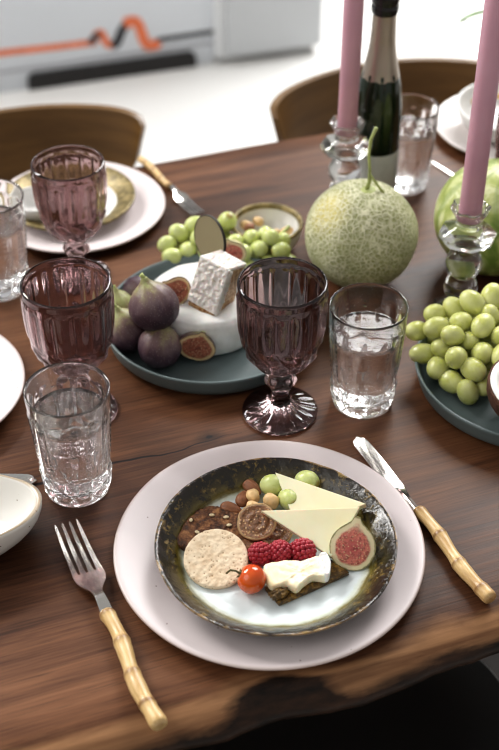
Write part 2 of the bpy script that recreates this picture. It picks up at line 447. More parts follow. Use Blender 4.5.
ribbon([(111, 46), (117, 42), (122, 30), (128, 23)], .012, 'black_ribbon', BK, .001)
ribbon([(124, 24), (131, 21), (138, 24), (145, 42), (153, 46), (158, 41)], .014, 'orange_ribbon', OR, .002)
ribbon([(157, 40), (185, 36), (213.5, 31.7)], .007, 'black_ribbon', BK, 0)
# seam in the wall and the long black rounded panel at its foot
def rounded(x0, z0, x1, z1, r0, r1, n=6):
    pts = [(x0, z0), (x1, z0)]
    for (cx, cz, a0) in ((x1 - r1, z1 - r1, 0), (x0 + r1, z1 - r1, PI/2)):
        for k in range(n + 1):
            a = a0 + PI/2 * k / n; pts.append((cx + r1*math.cos(a), cz + r1*math.sin(a)))
    return pts
q0 = wl(28, 84); q1 = wl(195, 50)
x0, x1 = q0[0], q1[0]; zt = q1[1]
M = wallM(W0) @ Matrix.Rotation(PI/2, 4, 'X')
mb = MB(); mb.prism(rounded(x0, 0, x1, zt, 0, .02), 0, .012, M)
tag(mb.build('floor_vent', flat('black_vent', (.018, .016, .016), .4), smooth=False), 'long low black panel with rounded corners at the foot of the pale wall', 'panel')
sa = wl(0, 71)[1]; mb = MB(); mb.box((-3.0, -.006, sa - .006), (wlen - .006, 0, sa), wallM(W0))
tag(mb.build('trim_1', plain('wall_seam', (.40, .40, .42), .5), smooth=False), kind='structure')
# white cabinet beside the wall
B0 = at(216, 66, -TZ); B1 = at(320, 52, -TZ); B0.z = B1.z = 0
bw = (B1 - B0).length; Mb = frame(B1 - B0, Vector((-(B1-B0).y, (B1-B0).x, 0)), B0)
cab = thing('white_cabinet', 'tall plain white cabinet standing at the end of the pale wall', 'cabinet', (0, 0, 0))
mb = MB(); mb.box((0, 0, .02), (bw, .5, 1.5), Mb); mb.build('body', plain('cabinet_white', (.66, .67, .68), .4), cab, smooth=False, bevel=.006)
mb = MB(); mb.box((.03, -.018, .03), (bw - .003, -.001, 1.49), Mb); mb.build('door', plain('cabinet_door', (.52, .535, .55), .4), cab, smooth=False, bevel=.003)
mb = MB(); mb.box((.015, .02, 0), (bw - .015, .48, .02), Mb); mb.build('plinth', plain('plinth_grey', (.45, .45, .45), .5), cab, smooth=False)

# ------------------------------------------------------------------ table
tbl = thing('dining_table', 'long walnut live-edge dining table under all the tableware', 'table', (0, 0, TZ), (0, 0, R20))
U0, U1, NU = -1.05, 1.15, 170
V0, V1 = .580, 1.448
kp = at(290, 708); ku = kp.x*math.cos(R20) + kp.y*math.sin(R20)
prof = []                                                            # (v, z, edge) around the slab
vs, fs, ed = [], [], []
def ring(u):
    w = .010*noise.noise(Vector((u*5, .3, 0))) + .006*noise.noise(Vector((u*17, 1.3, 0))) + .002*noise.noise(Vector((u*60, 2, 0)))
    nt = math.exp(-((u - ku)/.035)**2)
    f = V0 + w + .006*nt; b = V1 + .004*noise.noise(Vector((u*5, 8, 0)))
    t2 = .010*noise.noise(Vector((u*9, 5, 0)))
    nn = noise.noise(Vector((u*14, 6, 0)))
    return [(f+.22, 0, 0), (f+.085, 0, 0), (f+.058+t2, -.0002, .0+.2*nn), (f+.036+t2, -.0012, .38+.35*nn+.6*nt), (f+.022, -.004, .95+.9*nt), (f+.010, -.009, 1.15+1.2*nt), (f+.002, -.016, 1.5+.8*nt), (f, -.024, 2),
            (f+.006, -.033, 2.2), (f+.02, -.041, 2.3), (f+.06, -.046, 2.2), (V0+.4, -.046, .0), (b-.06, -.046, 0), (b-.012, -.044, .6), (b-.002, -.034, .8), (b, -.02, .8), (b-.004, -.006, .6), (b-.012, 0, .2), (b-.05, 0, 0), (V0+.6, 0, 0), (V0+.4, 0, 0)]
for i in range(NU + 1):
    u = U0 + (U1 - U0)*i/NU; r = ring(u)
    for v, z, e in r: vs.append((u, v, z)); ed.append(e)
n = len(r)
for i in range(NU):
    for j in range(n):
        k = (j+1) % n; fs.append((i*n+j, (i+1)*n+j, (i+1)*n+k, i*n+k))
fs += [tuple(range(n)), tuple(NU*n + j for j in reversed(range(n)))]
top = MB().add(vs, fs, edge=ed).build('tabletop', WOOD, tbl, angle=.9)
for u in (-.85, .95):
    for v in (V0 + .16, V1 - .16):
        mb = MB(); mb.box((u-.03, v-.03, -TZ), (u+.03, v+.03, -.046)); mb.build('leg', DARKMETAL, tbl, smooth=False, bevel=.003)
def uv(u, v): return Vector((u*math.cos(R20) - v*math.sin(R20), u*math.sin(R20) + v*math.cos(R20), TZ))

# ------------------------------------------------------------------ chairs
def chair(name, label, cat, loc, rz, back=True, m=CHAIRWOOD, seat_r=.2):
    t = thing(name, label, cat, loc, (0, 0, rz))                     # faces local -y
    pr = [(0, .435), (seat_r*.6, .435), (seat_r*.95, .438), (seat_r, .445), (seat_r*.97, .453), (seat_r*.6, .452), (0, .449)]
    MB().lathe(pr, 48, lambda i, a, r, z: (r*(1+.04*math.cos(4*a)), z)).build('seat', m, t)
    for sx in (-1, 1):
        for sy in (-1, 1):
            MB().tube([(sx*.12, sy*.12, .437), (sx*.17, sy*.17, 0)], [.014, .010]).build('leg', DARKMETAL, t)
    if back:
        # bent plywood band, rounded ends, wrapping round behind the sitter
        R_, A = .27, math.radians(45); NA, NZ = 48, 10; zc, hh = .662, .050
        vs, fs = [], []
        for side, th in ((0, 0), (1, .011)):
            for i in range(NA + 1):
                a = -A + 2*A*i/NA
                e = 1 - abs(a)/A; h = hh*math.sqrt(max(0.0, 1 - max(0, 1 - e/.36)**2))*.98 + .001
                for j in range(NZ + 1):
                    s = -1 + 2*j/NZ
                    k = h/hh; z = zc + .050 - .014*(1-k)**1.5 - .062*(1-s)*k; rr = R_ + th + .018*s*k
                    vs.append((rr*math.sin(a), -.06 + rr*math.cos(a), z))
        o = (NA+1)*(NZ+1)
        for i in range(NA):
            for j in range(NZ):
                p = i*(NZ+1)+j; q = (i+1)*(NZ+1)+j
                fs += [(p, q, q+1, p+1), (o+p, o+p+1, o+q+1, o+q)]
            for j in (0, NZ):
                p = i*(NZ+1)+j; q = (i+1)*(NZ+1)+j; fs.append((p, q, o+q, o+p))
        for i in (0, NA):
            for j in range(NZ):
                p = i*(NZ+1)+j; fs.append((p, p+1, o+p+1, o+p))
        MB().add(vs, fs).build('backrest', m, t, angle=.8)
        for s in (-1, 1):
            MB().tube([(s*.07, .16, .44), (s*.08, .235, .56), (s*.08, .228, .66)], .009).build('back_support', DARKMETAL, t)
    return t
def place_chair(px, py, px2, py2, name, label):
    a = at(px, py, -.05); b = at(px2, py2, -.05); 
    mid = (a + b)/2; d = (b - a).normalized()
    back = Vector((-d.y, d.x, 0)); 
    c = mid - back*(.27*math.cos(math.radians(45)) - .06); c.z = 0
    return chair(name, label, 'chair', c, math.atan2(d.y, d.x))
place_chair(-128, 177, 146, 127, 'dining_chair', 'brown bentwood chair behind the gold-rimmed plate and bamboo-handled fork')
place_chair(256, 122, 530, 77, 'dining_chair', 'brown bentwood chair behind the dark green bottle')
chair('stool', 'black rounded stool tucked under the front edge of the table', 'stool', (.072, .795, 0), R20, back=False, m=BLACK, seat_r=.215)

# ------------------------------------------------------------------ plates and platters
def plate_profile(R, zc, zr, th, foot):
    return [(0, 0), (foot*.9, 0), (foot, .0005), (R*.8, zr*.35), (R*.97, zr - th*.8), (R, zr - th*.25), (R*.992, zr), (R*.975, zr + .0003), (R*.95, zr - .0008), (R*.85, zr*.62 + zc*.4), (R*.72, zc + .0008), (R*.6, zc), (R*.3, zc), (0, zc)]
def pink_plate(name, R, label, loc, seed, zr=.0145):
    pr = plate_profile(R, .006, zr, .005, R*.62)
    def mod(i, t, r, z): return (r*(1 + .007*wob(t, seed)*(r/R)), z + .0008*wob(t, seed+3)*(r/R)**2)
    o = MB().lathe(pr, 128, mod, rim=lambda i, t, r, z: {5: .7, 6: .35}.get(i, 0.0)).build(name, PINK, loc=loc)
    return tag(o, label, 'plate')
PP = at(269.5, 545.5, .012); PP.z = TZ
pink_plate('dinner_plate', .138, 'large pale pink speckled plate under the dark-rimmed plate of food', PP, 1.3)
LP = at(-90, 387, .015); LP.z = TZ
pink_plate('dinner_plate', .1165, 'pale pink plate cut off by the picture edge beside the front tumbler', LP, 4.1, .018)
SP = at(78, 204, .012); SP.z = TZ
pink_plate('dinner_plate', .108, 'pink plate under the gold-rimmed plate behind the smoky goblets', SP, 7.7, .012)

DP = at(276, 541.5, .030); DP.z = TZ + .0062
dR = .1085
dpr = [(0, 0), (.060, 0), (.066, .001), (.085, .009), (.103, .0205), (.1075, .0232), (dR, .0242), (.1080, .0252), (.1060, .0250), (.1010, .0217), (.0920, .0150), (.0860, .0100), (.080, .0075), (.072, .0062), (.040, .006), (0, .006)]
def dmod(i, t, r, z):
    k = (r/dR)
    rr = r*(1 + .016*wob(t, 2.2)*k*k + .006*wob(t, 9.1, 4)*k**3); return rr, z + (.0016*wob(t, 5.5, 2.5) + .0007*wob(t, 3.1, 6))*k**3
def rad(i, t, r, z): return dpr[i][0]/dR if i > 5 else .9
# resample the upper surface finely so the glaze and its lumps read
def fine(pr, per=3):
    out = []
    for a, b in zip(pr, pr[1:]):
        for k in range(per): out.append((a[0] + (b[0]-a[0])*k/per, a[1] + (b[1]-a[1])*k/per))
    return out + [pr[-1]]
dpr = fine(dpr, 3)
dpl = MB().lathe(dpr, 144, dmod, rad=lambda i, t, r, z: (dpr[i][0]/dR if i > 17 else .92)).build('salad_plate', DARK, loc=DP)
dpl.scale = (.98, .98, 1)
tag(dpl, 'dark bronze-rimmed plate with pale well holding cheese, fruit and crackers', 'plate')
FZ = .0062 + .006                                                     # food surface above the table

PR = .118
ppr = [(0, 0), (.098, 0), (.106, .0015), (.113, .008), (.1165, .020), (.118, .0255), (.1172, .0268), (.1155, .0268), (.1142, .0255), (.1105, .014), (.1065, .0075), (.098, .0055), (.05, .005), (0, .005)]
def platter(label, px, py):
    p = at(px, py, .025); p.z = TZ
    o = MB().lathe(fine(ppr, 2), 112).build('serving_platter', PLATTER, loc=p)
    return tag(o, label, 'platter'), p
_, PL = platter('slate blue platter holding figs, white cheese wheel and honeycomb', 212, 315)
_, PRr = platter('slate blue platter with a large heap of green grapes and a coconut half', 530, 366)
PZ = .0055

# gold-rimmed plate on the far pink plate
G0 = at(70, 195, .022); G0.z = TZ + .0064
def gold_plate(p, R, label):
    t = thing('gold_rimmed_plate', label, 'plate', p)
    pr = plate_profile(R, .005, .015, .004, R*.55)
    MB().lathe(pr, 96).build('dish', PLAINCER, t)
    MB().lathe([(R*.70, .0050), (R*.76, .0090), (R*.82, .0116), (R*.88, .0138), (R*.95, .0156), (R*.98, .0163), (R*1.004, .0157), (R*1.008, .0135), (R*.97, .0125)], 96, lambda i, a, r, z: (r*(1 + (.02*wob(a, 2, 4) if i == 0 else 0)), z)).build('rim', GOLDRIM, t)
    return t
gold_plate(G0, .080, 'white plate with wide gold rim on the far pink plate')
def bowl_lathe(R, h, th, foot):
    o = [(0, 0), (foot, 0), (foot*1.05, .001)]
    for k in range(1, 9):
        a = k/8; o.append((foot + (R-foot)*math.sin(a*PI/2)**.9, .001 + (h-.001)*(1 - math.cos(a*PI/2))**.9))
    o.append((R - th*.4, h + th*.3)); o.append((R - th, h))
    for k in range(7, 0, -1):
        a = k/8; o.append(((foot + (R-foot)*math.sin(a*PI/2)**.9) - th, .001 + (h-.001)*(1 - math.cos(a*PI/2))**.9 + th*.9))
    o.append((0, .001 + th)); return o
b = at(36, 201, .03); b.z = TZ + .0064 + .0052
tag(MB().lathe(bowl_lathe(.030, .022, .0025, .016), 64).build('small_bowl', PLAINCER, loc=b), 'small white bowl sitting in the gold-rimmed plate', 'bowl')

# bowl with gold rim behind the platter
BB = at(267, 223, .034); BB.z = TZ
t = thing('snack_bowl', 'small white bowl with gold rim and nuts, behind the platter of figs', 'bowl', BB)
MB().lathe(bowl_lathe(.042, .034, .003, .022), 72).build('bowl_body', PLAINCER, t)
MB().lathe([(.0412, .030), (.0432, .0335), (.0428, .0358), (.0405, .0362), (.0385, .0348), (.0372, .031)], 72).build('rim', GOLDRIM, t)

# speckled leaf-tipped bowl at the left edge
BW = at(-37, 510, .040); BW.z = TZ
rb = .0555
def leafmod(i, a, r, z):
    k = min(1, r/rb)
    d = math.exp(-((math.atan2(math.sin(a - .12), math.cos(a - .12)))/.55)**2)
    tri = .10*math.cos(3*(a - .12))
    return r*(1 + (.16*d + tri)*k*k), z + .003*d*k**3
o = MB().lathe(fine(bowl_lathe(rb, .042, .0035, .026), 2), 120, leafmod, rim=lambda i, t, r, z: 1.0 if 21 <= i <= 23 else 0.0).build('speckled_bowl', WHITECER, loc=BW)
tag(o, 'white speckled bowl with a pointed lip beside the front fork', 'bowl')

# right-hand far place setting
Q0 = at(512, 124, .012); Q0.z = TZ
o = tag(MB().lathe(plate_profile(.106, .006, .013, .006, .065), 96, None, rim=lambda i, t, r, z: 1.0 if 3 <= i <= 5 else 0.0).build('dinner_plate', m_speckle('dark_edged_glaze', (.66, .61, .59), (.4, .34, .3), 90), loc=Q0), 'pale plate with dark edge under the white bowl at the far place setting', 'plate')
b = Q0.copy(); b.z = TZ + .0064
tag(MB().lathe(bowl_lathe(.078, .034, .004, .045), 80).build('white_bowl', PLAINCER, loc=b), 'wide white bowl on the dark-edged plate behind the second melon', 'bowl')

# ------------------------------------------------------------------ cutlery
def bamboo(L, r0, nodes, M):
    pr = []; N = 64; tag_ = []
    for i in range(N + 1):
        x = L*i/N; s = min(abs(x - q) for q in nodes)
        r = r0*(.90 + .10*min(1, s/.012)**1.0*0 + .13*math.exp(-(s/.0030)**2)) + r0*.12*(i/N)
        r *= .93 + .07*math.cos(2*PI*(x/L)*3.0)
        if x < .004: r *= .86 + .14*x/.004
        if L - x < .003: r *= .88 + .12*(L-x)/.003
        pr.append((r, x)); tag_.append(min(1.0, .85*math.exp(-((s - .0006)/.0011)**2)))
    pr = [(0, 0)] + pr + [(0, L)]; tag_ = [.3] + tag_ + [.6]
    bend = lambda x: .0016*math.sin(x/L*PI*2.3)
    mbx = MB().lathe(pr, 24, None, node=lambda i, t, r, z: tag_[i])
    mbx.v = [(v[2], v[0] + bend(v[2]), v[1]) for v in mbx.v]         # axis along +x
    mbx.v = [tuple(M @ Vector(v)) for v in mbx.v]
    return mbx
def strip(outline, zf, th, cell=None):
    pass
def fork(label, L=.205):
    t = thing('fork', label, 'fork')
    hx = .098                                                          # handle starts
    # steel: shoulders and tines; profile height curve along x
    def z(x): return .004 + .006*math.exp(-((x-.088)/.022)**2) + .0035*max(0, 1 - x/.03)**2 - .0015*math.exp(-((x-.04)/.018)**2)
    mbx = MB()
    def sheet(cols):                                                   # cols: list of (x, y0, y1)
        vs, fs = [], []
        for x, a, b_ in cols:
            for s in (0, 1):
                zz = z(x) + (.0009 if s == 0 else -.0009)
                for q in range(5):
                    f = q/4; y = a + (b_-a)*f; cup = .9*(y**2)/.012*.12
                    vs.append((x, y, zz + cup))
        for i in range(len(cols) - 1):
            o = i*10; p = (i+1)*10
            for q in range(4): fs += [(o+q, p+q, p+q+1, o+q+1), (o+5+q, o+6+q, p+6+q, p+5+q)]
            fs += [(o, o+5, p+5, p), (o+4, p+4, p+9, o+9)]
        e = (len(cols)-1)*10
        fs += [(0, 1, 2, 3, 4, 9, 8, 7, 6, 5), (e, e+5, e+6, e+7, e+8, e+9, e+4, e+3, e+2, e+1)]
        mbx.add(vs, fs)
    for k in range(4):
        c = (k - 1.5)*.0064; c0 = (k - 1.5)*.0058
        sheet([(x, c0 + (c-c0)*x/.056 - w, c0 + (c-c0)*x/.056 + w) for x, w in ((0, .0006), (.003, .0010), (.014, .0014), (.030, .0017), (.048, .0020), (.0545, .0024))])
    sheet([(x, -w, w) for x, w in ((.053, .0118), (.057, .0121), (.0625, .0117), (.067, .0102), (.071, .0078), (.0745, .0054), (.078, .0041), (.084, .0038), (.092, .0043), (.101, .0047))])
    mbx.build('head', STEEL, t, angle=.7)
    bamboo(L - hx, .0064, [.002, .030, .060, .088], Matrix.Translation((hx, 0, .0066))).build('handle', BAMBOO, t)
    return t
def knife(label, L=.235, nodes=(.002, .036, .072, .105)):
    t = thing('table_knife', label, 'knife'); hx = .118
    vs, fs = [], []; N = 26
    for i in range(N + 1):
        x = (hx + .004)*i/N
        top_ = .0078 if x < .075 else .0078 - .0028*min(1, (x-.075)/.02)
        bot = -.0075 if x < .07 else -.0075 + .0030*min(1, (x-.07)/.02)
        tip = math.sqrt(max(0, 1 - max(0, 1 - x/.014)**2)); c = .0006
        top_ = c + (top_-c)*tip + .0004; bot = c + (bot-c)*tip - .0004
        th = .0011 if x < .075 else .0011 + .0022*min(1, (x-.075)/.02)
        # broad faces lie horizontal: blade lies flat
        vs += [(x, bot, .0022), (x, (top_+bot)/2, .0022+th), (x, top_, .0022), (x, (top_+bot)/2, .0022-th*.6)]
    for i in range(N):
        for j in range(4):
            k = (j+1) % 4; fs.append((i*4+j, (i+1)*4+j, (i+1)*4+k, i*4+k))
    fs += [(0, 1, 2, 3), tuple(N*4 + j for j in (3, 2, 1, 0))]
    MB().add(vs, fs).build('blade', STEEL, t, angle=.5)
    bamboo(L - hx, .0068, nodes, Matrix.Translation((hx, 0, .0072))).build('handle', BAMBOO, t)
    return t
def lay(o, a, b, z=0, s=1, flip=False):
    d = b - a; o.location = (a.x, a.y, TZ + z); o.rotation_euler = (0, 0, math.atan2(d.y, d.x)); o.scale = (s,)*3
    return o
fa, fb = at(66, 524, .008), at(158, 727, .006)
L0 = Vector((fb.x-fa.x, fb.y-fa.y)).length
FK = lay(fork('steel fork with bamboo handle left of the large pink plate', .205), fa, fb, 0, L0/.205)
ka, kb = at(356, 437, .002), at(489, 600, .006)
KL = Vector((kb.x-ka.x, kb.y-ka.y)).length
KN = lay(knife('steel table knife with bamboo handle right of the large pink plate', KL), ka, kb)
f2a, f2b = at(199, 215, .004), at(141, 158, .006)
F2 = lay(dup(FK, label='bamboo-handled fork beside the far pink plate, tines toward the grapes'), f2a, f2b, 0, Vector((f2b.x-f2a.x, f2b.y-f2a.y)).length/.205)
k2a, k2b = at(37, 481.5, 0), at(-80, 480, 0)
K2 = lay(dup(KN, label='knife tip poking out behind the speckled bowl'), k2a, k2b)
k3a, k3b = at(429, 161, 0), at(500, 205, 0)
K3 = lay(dup(KN, label='knife on the table between the far tumbler and the second melon'), k3a, k3b)
K3.scale = (.7, .4, .7)
k4a = at(480, 90, .04); 
K4 = dup(KN, label='bamboo-handled knife resting across the wide white bowl'); K4.scale = (.62,)*3
p1 = Q0 + Vector((.074, .062, .0)); p0 = Q0 + Vector((-.078, -.010, .0))
d = p0 - p1; K4.location = (p1.x, p1.y, TZ + .0405); K4.rotation_euler = (0, 0, math.atan2(d.y, d.x))

# ------------------------------------------------------------------ glassware
def arc(pts, per=6):
    """smooth a profile"""
    P = [Vector(p) for p in pts]; out = []
    for i in range(len(P) - 1):
        p0, p1, p2, p3 = P[max(i-1, 0)], P[i], P[i+1], P[min(i+2, len(P)-1)]
        for k in range(per):
            t = k/per; out.append(.5*((2*p1) + (p2-p0)*t + (2*p0-5*p1+4*p2-p3)*t*t + (3*p1-p0-3*p2+p3)*t**3))
    return [(max(p.x, 0), p.y) for p in out] + [tuple(P[-1])]
TH_ = .122
def sm(a, b_, x):
    x = min(1, max(0, (x-a)/(b_-a))); return x*x*(3-2*x)
def tumbler(label, loc, water=.066):
    t = thing('tumbler', label, 'tumbler', loc)
    outer = [(0, .0022), (.018, .0018), (.0255, .0005), (.0285, .0009), (.0305, .003)]
    N = 58
    for i in range(1, N + 1):
        z = .003 + (TH_ - .0045)*i/N
        outer.append((.0305 + (.0385-.0305)*(z/TH_)**1.1 - .0010*sm(.020, .034, z)*(1-sm(.034, .06, z)), z))
    no = len(outer)
    inner = [(.0383, TH_-.0004), (.0374, TH_), (.0364, TH_-.001)]
    for i in range(16):
        z = TH_ - .004 - (TH_-.020)*i/15; inner.append((.0278 + (.0362-.0278)*((z-.0)/TH_)**1.1, z))
    inner += [(.0255, .0135), (.018, .0122), (0, .012)]
    def mod(i, a, r, z):
        if i >= no + 3 and z > .03: return r + sm(.03, .045, z)*(1 - sm(.100, .108, z))*.0003*math.cos(12*a), z
        if i < 5 or i >= no: return r, z
        up = sm(.036, .042, z)*(1 - sm(.098, .106, z))
        fl = abs(math.sin(6*a))                                      # twelve panels
        dr = up*(.0017*fl**.6 - .0008)
        edge = math.exp(-(math.sin(6*a)/.28)**2)                     # beads between the panels
        dr += up*edge*.0023*(.5 + .5*math.cos(z*2*PI/.0060))
        lo = sm(.006, .013, z)*(1 - sm(.016, .022, z)); dr += lo*.0034*(abs(math.cos(5*a))**.6 - .5)
        md = sm(.020, .024, z)*(1 - sm(.030, .036, z)); dr += md*.0026*max(0, math.cos(8*a))**.5
        dr += .0012*math.exp(-((z-.0375)/.0014)**2)
        return r + dr, z
    MB().lathe(outer + inner, 240, mod).build('glass', GLASS, t)
    zs = [.0121, .0136]; w = [(0, .0119), (.0180, .0121), (.02555, .0134)]
    for i in range(12):
        z = .020 + (water-.020)*i/11; w.append((.0278 + (.0362-.0278)*(z/TH_)**1.1 + .00025, z))
    w += [(w[-1][0] - .0012, water - .0006), (w[-1][0] - .004, water - .0009), (0, water - .0009)]
    MB().lathe(w, 96).build('water', WATER, t)
    return t
def by_top(px, py, h):
    p = at(px, py, h); p.z = TZ; return p
T1 = tumbler('cut glass tumbler of water in front of the smoky goblets, nearest the fork', by_top(66.5, 388, TH_), .094)
T2 = tumbler('water tumbler standing between the purple goblet and the netted melon', by_top(369, 305, TH_), .090)
T3 = dup(T2, by_top(411, 106, TH_*.92), label='cut glass tumbler of water beside the dark green bottle', scale=.92)
T4 = dup(T2, by_top(-12, 196, TH_), label='water tumbler at the picture edge behind the left goblet')

GH = .160
def goblet(label, loc):
    t = thing('goblet', label, 'goblet', loc)
    outer = [(0, .0020), (.030, .0012), (.0372, .0006), (.0382, .0022), (.0372, .0040), (.030, .0060), (.020, .0090), (.0125, .0140), (.0095, .0200), (.0085, .0270), (.0092, .0320), (.0138, .0370), (.0152, .0420), (.0136, .0470), (.0100, .0505), (.0108, .0545), (.0170, .0600), (.0262, .0690), (.0340, .0810), (.0388, .0960), (.0414, .1120), (.0424, .1300), (.0426, .1480), (.0427, .1580)]
    outer = arc(outer, 5); no = len(outer)
    inner = arc([(.0424, .1594), (.0414, .1600), (.0403, .1592), (.0400, .1480), (.0397, .1300), (.0386, .1120), (.0358, .0960), (.0308, .0820), (.0225, .0710), (.0120, .0645), (0, .0625)], 4)
    def mod(i, a, r, z):
        if i >= no:
            up = sm(.085, .10, z)*(1 - sm(.146, .154, z)); return r - up*.0007*math.cos(14*a), z
        up = sm(.100, .106, z)*(1 - sm(.143, .150, z)); dr = up*(.0027*abs(math.sin(7*a))**.55 - .0012)
        dr += .0012*math.exp(-((z-.1475)/.0013)**2)
        md = sm(.082, .087, z)*(1 - sm(.096, .102, z)); dr += md*.0030*(abs(math.cos(5*a + (z-.09)*90)) - .3)
        lo = sm(.058, .066, z)*(1 - sm(.078, .084, z)); dr += lo*.0030*abs(math.sin(5*a))**.7
        ft = (1 - sm(.012, .016, z))*sm(.003, .006, z); zz = z + ft*.0010*abs(math.sin(9*a))
        kn = sm(.033, .037, z)*(1 - sm(.046, .05, z)); dr += kn*.0012*math.cos(6*a)
        return r + dr, zz
    MB().lathe(outer + inner, 224, mod).build('glass', AMETHYST, t)
    return t
G1 = goblet('smoky purple footed goblet in the middle, beside the white cheese', by_top(282.5, 281.5, GH))
G2 = dup(G1, by_top(65.5, 281.5, GH), label='smoky purple goblet directly behind the front water tumbler')
G3 = dup(G1, by_top(67.5, 162, GH*.94), label='paler smoky goblet in front of the gold-rimmed plate', scale=.94)
G3.location.z = TZ
G4 = dup(G1, by_top(538, 108, GH), label='smoky goblet half hidden behind the tall pink candle at the picture edge')

# ------------------------------------------------------------------ candles
def holder(label, loc, hh):
    pr = [(0, .002), (.028, .0008), (.032, .002), (.030, .006), (.022, .012), (.0135, .018), (.0125, .022), (.0175, .029), (.0190, .036), (.0172, .043), (.0118, .0485), (.0118, .051), (.0175, .0565), (.0200, .0655), (.0198, .071), (.0170, .0785), (.0115, .084), (.0115, .087), (.018, .0905), (.0295, .0985), (.0305, .1030), (.0295, .1055), (.020, .1105), (.0145, .1140), (.0138, .1190), (.0155, .126), (.0200, .134), (.0205, .1365), (.0190, .1375), (.0150, .1340), (.0140, .129), (.0138, .1215), (0, .1210)]
    pr = [(r, z*hh/.1375) for r, z in pr]; k = hh/.1375
    def mod(i, a, r, z):
        z0 = z/k
        if .0895 < z0 < .107 or z0 < .008:
            s = PI/4; f = math.cos(s/2)/math.cos((a % s) - s/2); return r*(f*.85+.15)*1.03, z
        if .132 < z0 < .1376 and i < 29: return r*(1 + .05*math.cos(8*a)), z
        return r, z
    o = MB().lathe(pr, 96, mod).build('candle_holder', CRYSTAL, loc=loc, angle=.5)
    return tag(o, label, 'candle holder')
def candle(label, loc, L, r=.0122):
    t = thing('taper_candle', label, 'candle', loc)
    wx = MB().lathe([(0, 0), (r*.97, 0), (r, .002), (r*.93, L-.012), (r*.7, L-.003), (0, L)], 40).build('wax', CANDLE, t)
    MB().tube([(0, 0, L-.002), (.001, 0, L+.006), (.003, 0, L+.012)], .0009, 6).build('wick', DISCEDGE, wx)
    return t
HH = .1385
h1 = by_top(471, 206, HH); h2 = by_top(347.5, 121, HH*.93)
holder('crystal candle holder with faceted collar behind the large heap of grapes', h1, HH)
holder('crystal candle holder between the netted melon and dark green bottle', h2, HH*.93)
candle('tall pink taper candle standing in front of the second melon', h1 + Vector((0, 0, .1221*HH/.1375)), .27)
candle('tall pink taper candle left of the dark green bottle', h2 + Vector((0, 0, .1221*HH*.93/.1375)), .26, .0118)

# ------------------------------------------------------------------ bottle
BT = at(372, 198); 
bt = thing('sparkling_wine_bottle', 'dark green foil-necked sparkling wine bottle behind the netted melon', 'bottle', BT)
body = arc([(0, .006), (.02, .002), (.0265, .0005), (.0283, .004), (.0285, .05), (.0285, .115), (.0278, .135), (.0248, .158), (.0195, .182), (.0152, .205), (.0136, .225), (.0130, .252), (.0140, .256), (.0138, .262), (0, .263)], 4)
MB().lathe(body, 56).build('body', BOTTLE, bt)
MB().lathe([(.0287, .020), (.02885, .0205), (.02885, .0745), (.0287, .075)], 56).build('label', LABEL, bt)
nf = MB().lathe(arc([(.0228, .1685), (.0203, .1795), (.0158, .2045), (.0143, .2250), (.0138, .2440), (.0141, .247)], 4), 56, lambda i, a, r, z: (r, z + (.0012*math.sin(a*9) if i < 4 else 0))).build('neck_foil', FOIL, bt)
MB().lathe(arc([(.0143, .2455), (.0152, .248), (.0157, .254), (.0150, .257), (.0158, .260), (.0165, .267), (.0150, .275), (.008, .2785), (0, .279)], 3), 48, lambda i, a, r, z: (r*(1+.02*math.cos(10*a)), z)).build('cap', BLACKFOIL, nf)

# ------------------------------------------------------------------ melons
MEL = at(361, 234, .062); rM = .0635
mt = thing('netted_melon', 'round pale green netted melon with a forked stem, beside the water tumbler', 'melon', (MEL.x, MEL.y, TZ + rM*.97))
pr = [(rM*math.sin(PI*i/40)*(1 if 0 < i < 40 else 0), -rM*.97*math.cos(PI*i/40) - (.004*math.exp(-((40-i)/3.0)**2))) for i in range(41)]
MB().lathe(pr, 80, lambda i, a, r, z: (r*(1 + .008*math.cos(9*a) + .012*wob(a, 3)), z)).build('rind', m_melon(), mt)
stb = Vector((.006, .0, rM*.97 - .006))
cal = MB().lathe([(0, .002), (.011, .0), (.012, .0012), (.005, .0035), (0, .004)], 20, M=Matrix.Translation(stb)).build('calyx', STEMM, mt)
mb = MB(); mb.tube([stb + Vector(p) for p in ((-.003, 0, .002), (-.0005, 0, .012), (-.001, 0, .027), (-.003, 0, .045), (-.002, 0, .064), (.003, 0, .078))], [.0026, .0022, .0017, .0016, .0018, .0022], 8)
mb.tube([stb + Vector(p) for p in ((.018, -.005, -.003), (.010, -.004, .008), (.002, -.001, .018), (-.001, 0, .023))], [.0018, .0016, .0015, .0013], 8)
mb.build('stem', STEMM, cal)
M2 = at(495, 217, .066); r2 = .069
o = MB().lathe([(r2*math.sin(PI*i/40)*(1 if 0 < i < 40 else 0), -r2*.95*math.cos(PI*i/40)) for i in range(41)], 72, lambda i, a, r, z: (r*(1 + .01*wob(a, 6)), z)).build('striped_melon', m_melon2(), loc=(M2.x, M2.y, TZ + r2*.95))
tag(o, 'light green mottled melon behind the crystal candle holder', 'melon')

